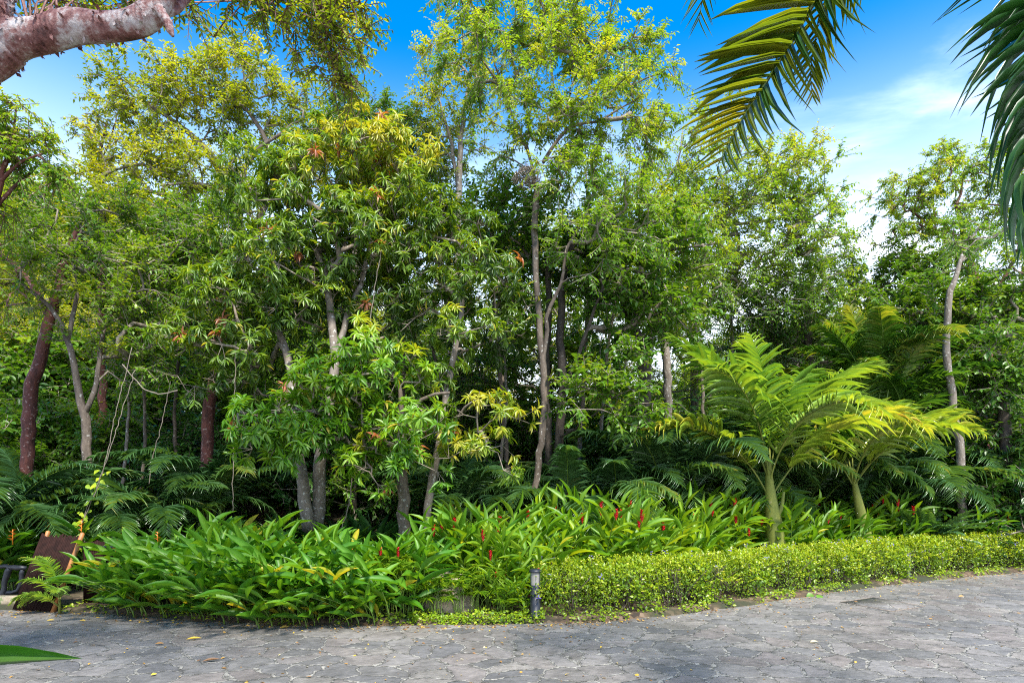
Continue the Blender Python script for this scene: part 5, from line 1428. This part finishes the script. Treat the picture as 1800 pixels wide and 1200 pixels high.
def access_cover():
    c = np.array([5.35, 9.05, 0.0])
    t = thing('access_cover', 'square stone-filled access cover with thin dark frame set into the paving', 'access cover', c)
    a = R(28)
    e, f = np.array([math.cos(a), math.sin(a), 0]), np.array([-math.sin(a), math.cos(a), 0])
    mb = MB()
    box(mb, c + UP * .002, (.74, .74, .008), np.array([e, f, UP]))
    mb.v = [v + (3.3, 1.2, 0) for v in mb.v]
    o = part(mb, 'infill', M['paving'], t, False)
    o.location = (-3.3, -1.2, 0)
    mb = MB()
    for sg in (-1, 1):
        box(mb, c + e * sg * .385 + UP * .004, (.010, .78, .012), np.array([e, f, UP]))
        box(mb, c + f * sg * .385 + UP * .004, (.758, .010, .012), np.array([e, f, UP]))
    part(mb, 'frame', M['nest'], t, False)
access_cover()

def boulder():
    rng = np.random.default_rng(4)
    c = P(785, 850, 8.55); c[2] = .1
    nu, nv = 28, 18
    u, v = np.meshgrid(np.linspace(0, 2 * np.pi, nu, endpoint=False), np.linspace(0, np.pi, nv))
    q = np.stack([np.cos(u) * np.sin(v), np.sin(u) * np.sin(v), np.cos(v)], -1)
    r = 1 + .1 * np.sin(q[..., 0] * 4 + 1) * np.sin(q[..., 2] * 5) + .07 * np.sin(q[..., 1] * 7 + q[..., 0] * 5) + .03 * np.sin(q[..., 2] * 15 + q[..., 0] * 13)
    p = c + q * r[..., None] * (.42, .32, .46)
    i, j = np.meshgrid(np.arange(nv - 1), np.arange(nu), indexing='ij')
    j2 = (j + 1) % nu
    mb = MB()
    mb.add(p.reshape(-1, 3), None, np.stack([i * nu + j, (i + 1) * nu + j, (i + 1) * nu + j2, i * nu + j2], -1).reshape(-1, 4))
    o = mb.build('boulder', M['rock'])
    tag(o, 'beige weathered boulder half hidden among sedges left of the bollard', 'boulder')
boulder()

# ------------------------------------------------------------------ small plants
def sedges():
    rng = np.random.default_rng(21)
    t = thing('umbrella_sedge', 'x', 'sedge', (0, 0, 0), 'umbrella sedges in front of the boulder')
    ms, ml = MB(), MB()
    for i in range(14):
        az = rng.uniform(0, 6.28); h = rng.uniform(.35, .75)
        tip = np.array([math.cos(az) * .22, math.sin(az) * .22, h])
        p = np.array([[0, 0, -.02], tip * (.35, .35, .6), tip]) + np.array([rng.normal() * .05, rng.normal() * .05, 0])
        tube(ms, smooth_path(p, .1), .005, 4)
        n = 18
        an = rng.uniform(0, 6.28, n)
        inst(ml, T_STRIP[1], np.repeat(p[-1:], n, 0), np.stack([np.cos(an), np.sin(an), rng.uniform(-.1, .6, n)], -1), np.broadcast_to(UP, (n, 3)), rng.uniform(.14, .22, n), .011, np.clip(rng.normal(.6, .12, n), 0, 1))
    part(ms, 'stems', M['stalk'], t); part(ml, 'leaves', M['gingery'], t)
    for i, (px, Y, s) in enumerate(((715, 8.1, 1.1), (742, 8.35, 1.3), (690, 8.3, 1.2), (765, 8.05, .9), (725, 8.6, 1.35), (805, 8.1, .85), (835, 8.2, 1.0), (670, 8.05, .9), (860, 8.35, 1.1), (880, 8.1, .7), (705, 8.75, 1.4), (650, 8.4, 1.2))):
        x = (px - 900) / F * Y
        lab = f'umbrella sedge tuft with thin radiating leaves, {ORD[i]} nearest the boulder foot'
        loc = (x, Y, float(ground_h(x, Y)))
        if i == 0:
            t.location = loc; t['label'] = lab
        else:
            dup(t, loc, rng.uniform(0, 6), s * .74, lab)
sedges()

def strap_plants():
    rng = np.random.default_rng(22)
    t = thing('strap_leaf_plant', 'x', 'plant', (0, 0, 0), 'strap-leaved plants under the mangoes')
    ml = MB()
    n = 60
    an = rng.uniform(0, 6.28, n); el = rng.uniform(.5, 1.4, n)
    d = np.stack([np.cos(an) * np.cos(el), np.sin(an) * np.cos(el), np.sin(el)], -1)
    for q in range(3):
        k = rng.random(n) < .5
        inst(ml, T_STRIP[q], np.zeros((k.sum(), 3)) + rng.normal(size=(k.sum(), 3)) * (.05, .05, .02), d[k], UP + d[k] * .1, rng.uniform(.7, 1.15, k.sum()), .035, np.clip(rng.normal(.4, .12, k.sum()), 0, 1))
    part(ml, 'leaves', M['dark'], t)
    for i, (px, Y, s, w) in enumerate(((600, 10.4, 1.0, 'right of the twin mango trunks'), (655, 10.5, 1.1, 'left of the peeling mango trunk'), (500, 10.6, 1.0, 'left of the twin mango trunks'), (690, 10.9, .9, 'behind the peeling mango trunk'), (815, 10.6, .9, 'right of the slim mango trunk'), (440, 10.7, .9, 'near the hanging thin liana'))):
        x = (px - 900) / F * Y
        loc = (x, Y, float(ground_h(x, Y)))
        lab = 'dark strap-leaved tuft ' + w
        if i == 0:
            t.location = loc; t['label'] = lab
        else:
            dup(t, loc, rng.uniform(0, 6), s, lab)
strap_plants()

def shrubs():
    """dark understorey bushes closing the view under the crowns"""
    protos = []
    more = [(380, 16.5, 1.7, 'in the back row past the short red trunk'), (500, 16.5, 1.7, 'in the back row past the left mango trunks'), (620, 16.5, 1.6, 'in the back row past the twin mango trunks'), (730, 16.8, 1.6, 'in the back row past the slim mango'), (830, 17, 1.7, 'in the back row left of the tall trunk'), (920, 17, 1.8, 'in the back row past the tall trunk'), (1000, 17.5, 1.8, 'in the back row past the two dark trunks'), (1090, 17.5, 1.8, 'in the back row past the arching bough'), (1180, 18, 1.9, 'in the back row past the pale forked trunk'), (260, 17, 1.6, 'in the back row high on the slope'), (150, 17.5, 1.6, 'in the back row past the grey forked stem'), (40, 17, 1.7, 'in the back row past the slanting red trunk')]
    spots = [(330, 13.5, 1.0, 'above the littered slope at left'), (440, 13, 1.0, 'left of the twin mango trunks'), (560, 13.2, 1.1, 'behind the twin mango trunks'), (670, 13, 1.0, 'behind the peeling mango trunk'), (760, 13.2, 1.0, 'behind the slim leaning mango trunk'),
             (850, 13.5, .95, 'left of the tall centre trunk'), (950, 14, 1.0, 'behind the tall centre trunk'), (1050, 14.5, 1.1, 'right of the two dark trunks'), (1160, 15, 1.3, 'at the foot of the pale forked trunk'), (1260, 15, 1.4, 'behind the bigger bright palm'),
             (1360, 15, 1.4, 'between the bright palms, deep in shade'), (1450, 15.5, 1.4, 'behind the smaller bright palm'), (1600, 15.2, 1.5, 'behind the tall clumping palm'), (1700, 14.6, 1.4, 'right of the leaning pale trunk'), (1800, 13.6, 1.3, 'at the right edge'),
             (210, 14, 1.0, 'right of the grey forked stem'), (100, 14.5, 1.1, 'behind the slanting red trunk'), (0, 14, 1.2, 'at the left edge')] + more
    rng = np.random.default_rng(23)
    for k in range(2):
        gz = float(ground_h(200, 500 + 20 * k))
        b = [(200 + q[0], 500 + 20 * k + q[1], gz + q[2], *q[3:]) for q in ((0, 0, 1.0, 1.0, .8, 0), (.7, .2, .7, .7, .6, -.1), (-.7, 0, .8, .7, .6, 0), (.1, -.2, 1.6, .7, .5, .1))]
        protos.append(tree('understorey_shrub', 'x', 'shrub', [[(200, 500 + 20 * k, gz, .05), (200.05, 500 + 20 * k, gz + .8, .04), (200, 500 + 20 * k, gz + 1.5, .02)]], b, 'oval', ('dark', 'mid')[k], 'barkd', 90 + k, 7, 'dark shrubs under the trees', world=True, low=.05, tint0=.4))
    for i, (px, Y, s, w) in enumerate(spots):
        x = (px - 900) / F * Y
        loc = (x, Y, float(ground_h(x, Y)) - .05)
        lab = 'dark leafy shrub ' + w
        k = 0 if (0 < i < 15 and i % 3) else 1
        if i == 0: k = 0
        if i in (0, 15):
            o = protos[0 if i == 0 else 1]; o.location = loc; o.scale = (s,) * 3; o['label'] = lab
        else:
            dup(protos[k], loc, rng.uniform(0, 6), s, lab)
shrubs()

def heart_plants():
    rng = np.random.default_rng(24)
    T = leaf_t([(-.25, 0), (-.18, .5), (0, .95), (.3, .9), (.65, .5), (1, 0)], .25, .25)
    for (px, Y, lab, n, tn, h) in ((655, 8.05, 'heart-leaved plant with two broad blue-green leaves at the bed front', 5, .35, .42), (585, 7.95, 'low heart-leaved plant with one yellow leaf at the paving edge', 3, .95, .2), (1440, 9.72, 'small light heart-leaved sprout at the foot of the hedge', 2, .6, .1)):
        x = (px - 900) / F * Y
        z = float(ground_h(x, Y))
        t = thing('heart_leaf_plant', lab, 'plant', (x, Y, z))
        ms, ml = MB(), MB()
        for i in range(n):
            az = rng.uniform(3.4, 6.0)
            tip = np.array([x + math.cos(az) * .16, Y + math.sin(az) * .12, z + h * rng.uniform(.6, 1.1)])
            tube(ms, smooth_path([(x, Y, z - .02), (x + .3 * (tip[0] - x), Y, z + .6 * (tip[2] - z)), tuple(tip)], .05), .006, 5)
            inst(ml, T, tip[None], np.array([[math.cos(az), math.sin(az), -.7]]), np.array([[0, -.6, .8]]), .2 * min(1, .5 + h), .17 * min(1, .5 + h), tn)
        part(ms, 'stems', M['stalk'], t); part(ml, 'leaves', M['ginger'], t)
heart_plants()

def cover():
    rng = np.random.default_rng(25)
    # low creeping cover along the bed front
    n = 15000
    x = rng.uniform(-6.2, 10.5, n)
    off = np.abs(rng.normal(size=n)) * .22 + .02
    y = edge_y(x) + off
    keep = rng.random(n) < np.where((x > -1.3) & (x < .4), 1, .3 * (np.sin(x * 3.1) * np.sin(x * 7.7 + 1) > -.1))
    z = ground_h(x, y) + rng.random(n) ** 1.5 * .13 * (.6 + .4 * np.sin(x * 6) * np.sin(x * 2.3))
    pos = np.stack([x, y, z], -1)[keep]
    m_ = len(pos)
    mb = MB()
    L = rng.uniform(.025, .055, m_)
    inst(mb, T_OVAL, pos, unit(rng.normal(size=(m_, 3)) * (1, 1, .4) + (0, -.4, .2)), unit(rng.normal(size=(m_, 3)) * .5 + UP - (0, .4, 0)), L, L * .6, np.clip(rng.normal(.42, .16, m_), 0, 1))
    o = mb.build('ground_cover', M['hedge'], None, False)
    tag(o, kind='stuff')
    # small plants over the slope under the trees
    n = 2600
    x = rng.uniform(-12, 12, n); y = edge_y(x) + rng.uniform(1.8, 6.5, n)
    keep = np.sin(x * 1.3 + y * .7) * np.sin(y * 1.9 - x * .8) > -.35
    x, y = x[keep], y[keep]; n = len(x)
    z = ground_h(x, y)
    mb = MB()
    J = 9
    h = rng.uniform(.08, .4, (n, 1, 1))
    b = np.stack([x, y, z], -1)[:, None]
    u = rng.uniform(.2, 1, (n, J, 1))
    leanv = rng.normal(size=(n, 1, 3)) * (.4, .4, 0)
    p = b + (UP + leanv) * h * u
    d = unit(rng.normal(size=(n, J, 3)) * (1, 1, .3) + UP * .2)
    inst(mb, T_OVAL, p.reshape(-1, 3), d.reshape(-1, 3), UP + rng.normal(size=(n * J, 3)) * .35, rng.uniform(.06, .16, n * J), .05, np.clip(rng.normal(.45, .18, n * J), 0, 1))
    o = mb.build('undergrowth', M['mid'], None, False)
    tag(o, kind='stuff')
    # fallen leaves lying on the slope
    n = 7000
    x = rng.uniform(-12, 3, n); y = edge_y(x) + rng.uniform(1.5, 9, n)
    z = ground_h(x, y) + .012 + rng.random(n) * .02
    mb = MB()
    an = rng.uniform(0, 6.28, n)
    inst(mb, T_OVAL, np.stack([x, y, z], -1), np.stack([np.cos(an), np.sin(an), rng.normal(size=n) * .25], -1), UP + rng.normal(size=(n, 3)) * .3, rng.uniform(.06, .15, n), .05, np.clip(rng.normal(.28, .2, n), 0, .8))
    o = mb.build('leaf_litter', M['litter'], None, False)
    tag(o, kind='stuff')
    # crumbs of dry leaf over the paving
    n = 2600
    x = rng.uniform(-8, 12, n)
    back = np.abs(rng.normal(size=n)) * np.where(rng.random(n) < .62, .16, 2.2) + .0
    y = edge_y(x) - back
    keep = (y > 4.5) & (rng.random(n) < np.where(x < 1.5, 1, .5))
    x, y = x[keep], y[keep]; n = len(x)
    an = rng.uniform(0, 6.28, n)
    mb = MB()
    L = rng.uniform(.012, .05, n)
    inst(mb, T_OVAL, np.stack([x, y, np.full(n, .006) + rng.random(n) * .006], -1), np.stack([np.cos(an), np.sin(an), rng.normal(size=n) * .12], -1), UP + rng.normal(size=(n, 3)) * .25, L, L * .55, np.clip(rng.normal(.55, .27, n), 0, 1))
    o = mb.build('leaf_crumbs', M['litter'], None, False)
    tag(o, kind='stuff')
    # single larger leaves lying on the paving
    for (px, py, L, W, ti, a, lab) in ((340, 1125, .22, .05, .88, .2, 'long curled yellow leaf lying alone on the left paving'), (35, 1142, .14, .045, .9, .1, 'yellow leaf on the paving near the bottom left leaf tip'), (88, 1092, .12, .05, .85, .3, 'yellow leaf on the paving in front of the slat panel'),
                                      (146, 1092, .13, .05, .8, -.2, 'orange-yellow leaf beside the drooping ginger tips'), (500, 1105, .16, .07, .72, .5, 'upcurled tan leaf at the paving edge under the gingers'), (280, 1133, .14, .06, .45, 0, 'brown leaf on paving left of the long yellow leaf'),
                                      (682, 1096, .14, .1, .78, 1, 'orange-brown leaf at the bed edge under the sedges'), (270, 1188, .07, .05, .9, .8, 'small bright yellow leaf near the bottom edge at left'), (1378, 1159, .06, .04, .3, .4, 'small reddish leaf on the middle of the paving'),
                                      (1432, 1130, .13, .06, .98, .2, 'pale whitish leaf lying on the right paving'), (370, 1164, .22, .05, .2, .4, 'dark curled leaf on a paving joint at left'), (1690, 1049, .12, .05, .7, 0, 'tan leaf on the paving toward the right edge')):
        Yg = F * H / (py - HY)
        xg = (px - 900) / F * Yg
        mb = MB()
        L *= .72; W *= .72
        inst(mb, T_BIG[0], np.array([[xg - L / 2, Yg, .012]]), np.array([[math.cos(a), math.sin(a), .08]]), np.array([[.1, -.25, 1.]]), L, W, ti)
        o = mb.build('fallen_leaf', M['litter'])
        tag(o, lab, 'leaf', 'fallen leaves on the paving')
cover()

def vines():
    rng = np.random.default_rng(26)
    def vine(pix, r, label, leaves=None):
        p = smooth_path([P(*q) for q in pix], .08)
        p[1:-1] += rng.normal(size=(len(p) - 2, 3)) * .006
        t = thing('hanging_vine', label, 'vine', p[-1], 'vines hanging under the trees')
        mb = MB(); tube(mb, p, r, 5)
        part(mb, 'stem', M['liana'], t)
        if leaves:
            n = leaves
            k = rng.integers(int(len(p) * .62), len(p), n)
            ml = MB()
            an = rng.uniform(0, 6.28, n)
            L = rng.uniform(.05, .1, n)
            inst(ml, leaf_t([(-.2, 0), (-.12, .6), (.1, 1), (.5, .7), (1, 0)], .2, .2), p[k] + rng.normal(size=(n, 3)) * (.08, .06, .03), np.stack([np.cos(an), np.sin(an) * .5 - .4, -.5 + 0 * an], -1), np.stack([0 * an, -1 + 0 * an, .5 + 0 * an], -1), L, L * .8, np.clip(rng.normal(.75, .15, n), 0, .9))
            part(ml, 'leaves', M['gingery'], t, False)
    vine([(238, 650, 9.8), (215, 720, 9.7), (190, 800, 9.6), (165, 870, 9.6), (138, 935, 9.5)], .006, 'thin straight liana slanting down to the slat panel')
    vine([(232, 610, 9.9), (205, 720, 9.8), (180, 830, 9.7), (150, 900, 9.6), (128, 960, 9.5)], .006, 'yellow-green leafy vine hanging above the slat panel', 40)
    vine([(415, 600, 10.2), (412, 700, 10.2), (410, 800, 10.2), (409, 900, 10.1)], .007, 'thin plumb-straight liana left of the twin mango trunks')
    vine([(300, 670, 10.4), (285, 740, 10.4), (270, 800, 10.4), (262, 850, 10.3)], .006, 'thin slanting liana over the littered slope')
    vine([(613, 790, 9.9), (618, 850, 9.9), (610, 900, 9.9), (600, 930, 9.9)], .009, 'brown twisted liana between the mango trunks')
    vine([(655, 600, 10.4), (652, 560, 10.4), (660, 500, 10.5), (670, 440, 10.6)], .008, 'curling grey vine stem in front of the dark mango foliage')
    vine([(215, 640, 10), (250, 680, 10), (280, 692, 9.9), (312, 686, 9.9)], .010, 'bare crooked twig hanging below the left canopy')
vines()

def nest():
    rng = np.random.default_rng(27)
    c = P(926, 312, 11.05)
    t = thing('twig_nest', 'dark tangled twig nest lodged in the fork of the tall tree', 'nest', c - UP * .2)
    mb = MB()
    n = 230
    a = unit(rng.normal(size=(n, 3))); b = unit(a + rng.normal(size=(n, 3)) * .8)
    prisms(mb, c + a * (.26, .24, .2) * rng.uniform(.6, 1.1, (n, 1)), c + b * (.27, .24, .21) * rng.uniform(.6, 1.1, (n, 1)), .006, .004)
    part(mb, 'twigs', M['nest'], t, False)
nest()

def near_leaf():
    rng = np.random.default_rng(28)
    base = np.array([-2.45, 2.2, 0.0])
    t = thing('broad_leaf_plant', 'near plant whose long green leaf tip enters at the bottom left corner', 'plant', base)
    ms, ml = MB(), MB()
    tube(ms, smooth_path([(-2.45, 2.2, -.02), (-2.4, 2.2, .6), (-2.25, 2.2, 1.05)], .1), .012, 8)
    part(ms, 'stem', M['stalk'], t)
    p0 = P(-175, 1185, 2.2); p1 = P(136, 1151, 2.2)
    L = np.linalg.norm(p1 - p0)
    inst(ml, leaf_t([(0, .1), (.15, .6), (.35, .95), (.55, 1), (.75, .75), (.9, .35), (1, 0)], .9, .05), p0[None], (p1 - p0)[None], np.array([[0, -.75, .55]]), L, .05, .2, .14)
    for i in range(5):
        a = rng.uniform(2.2, 4.0)
        q = np.array([[-2.38, 2.2, .5 + .1 * i]])
        inst(ml, T_BIG[1], q, np.array([[math.cos(a), math.sin(a), .3]]), np.array([[0, 0, 1.]]), .5, .1, .35)
    part(ml, 'leaves', M['ginger'], t)
near_leaf()
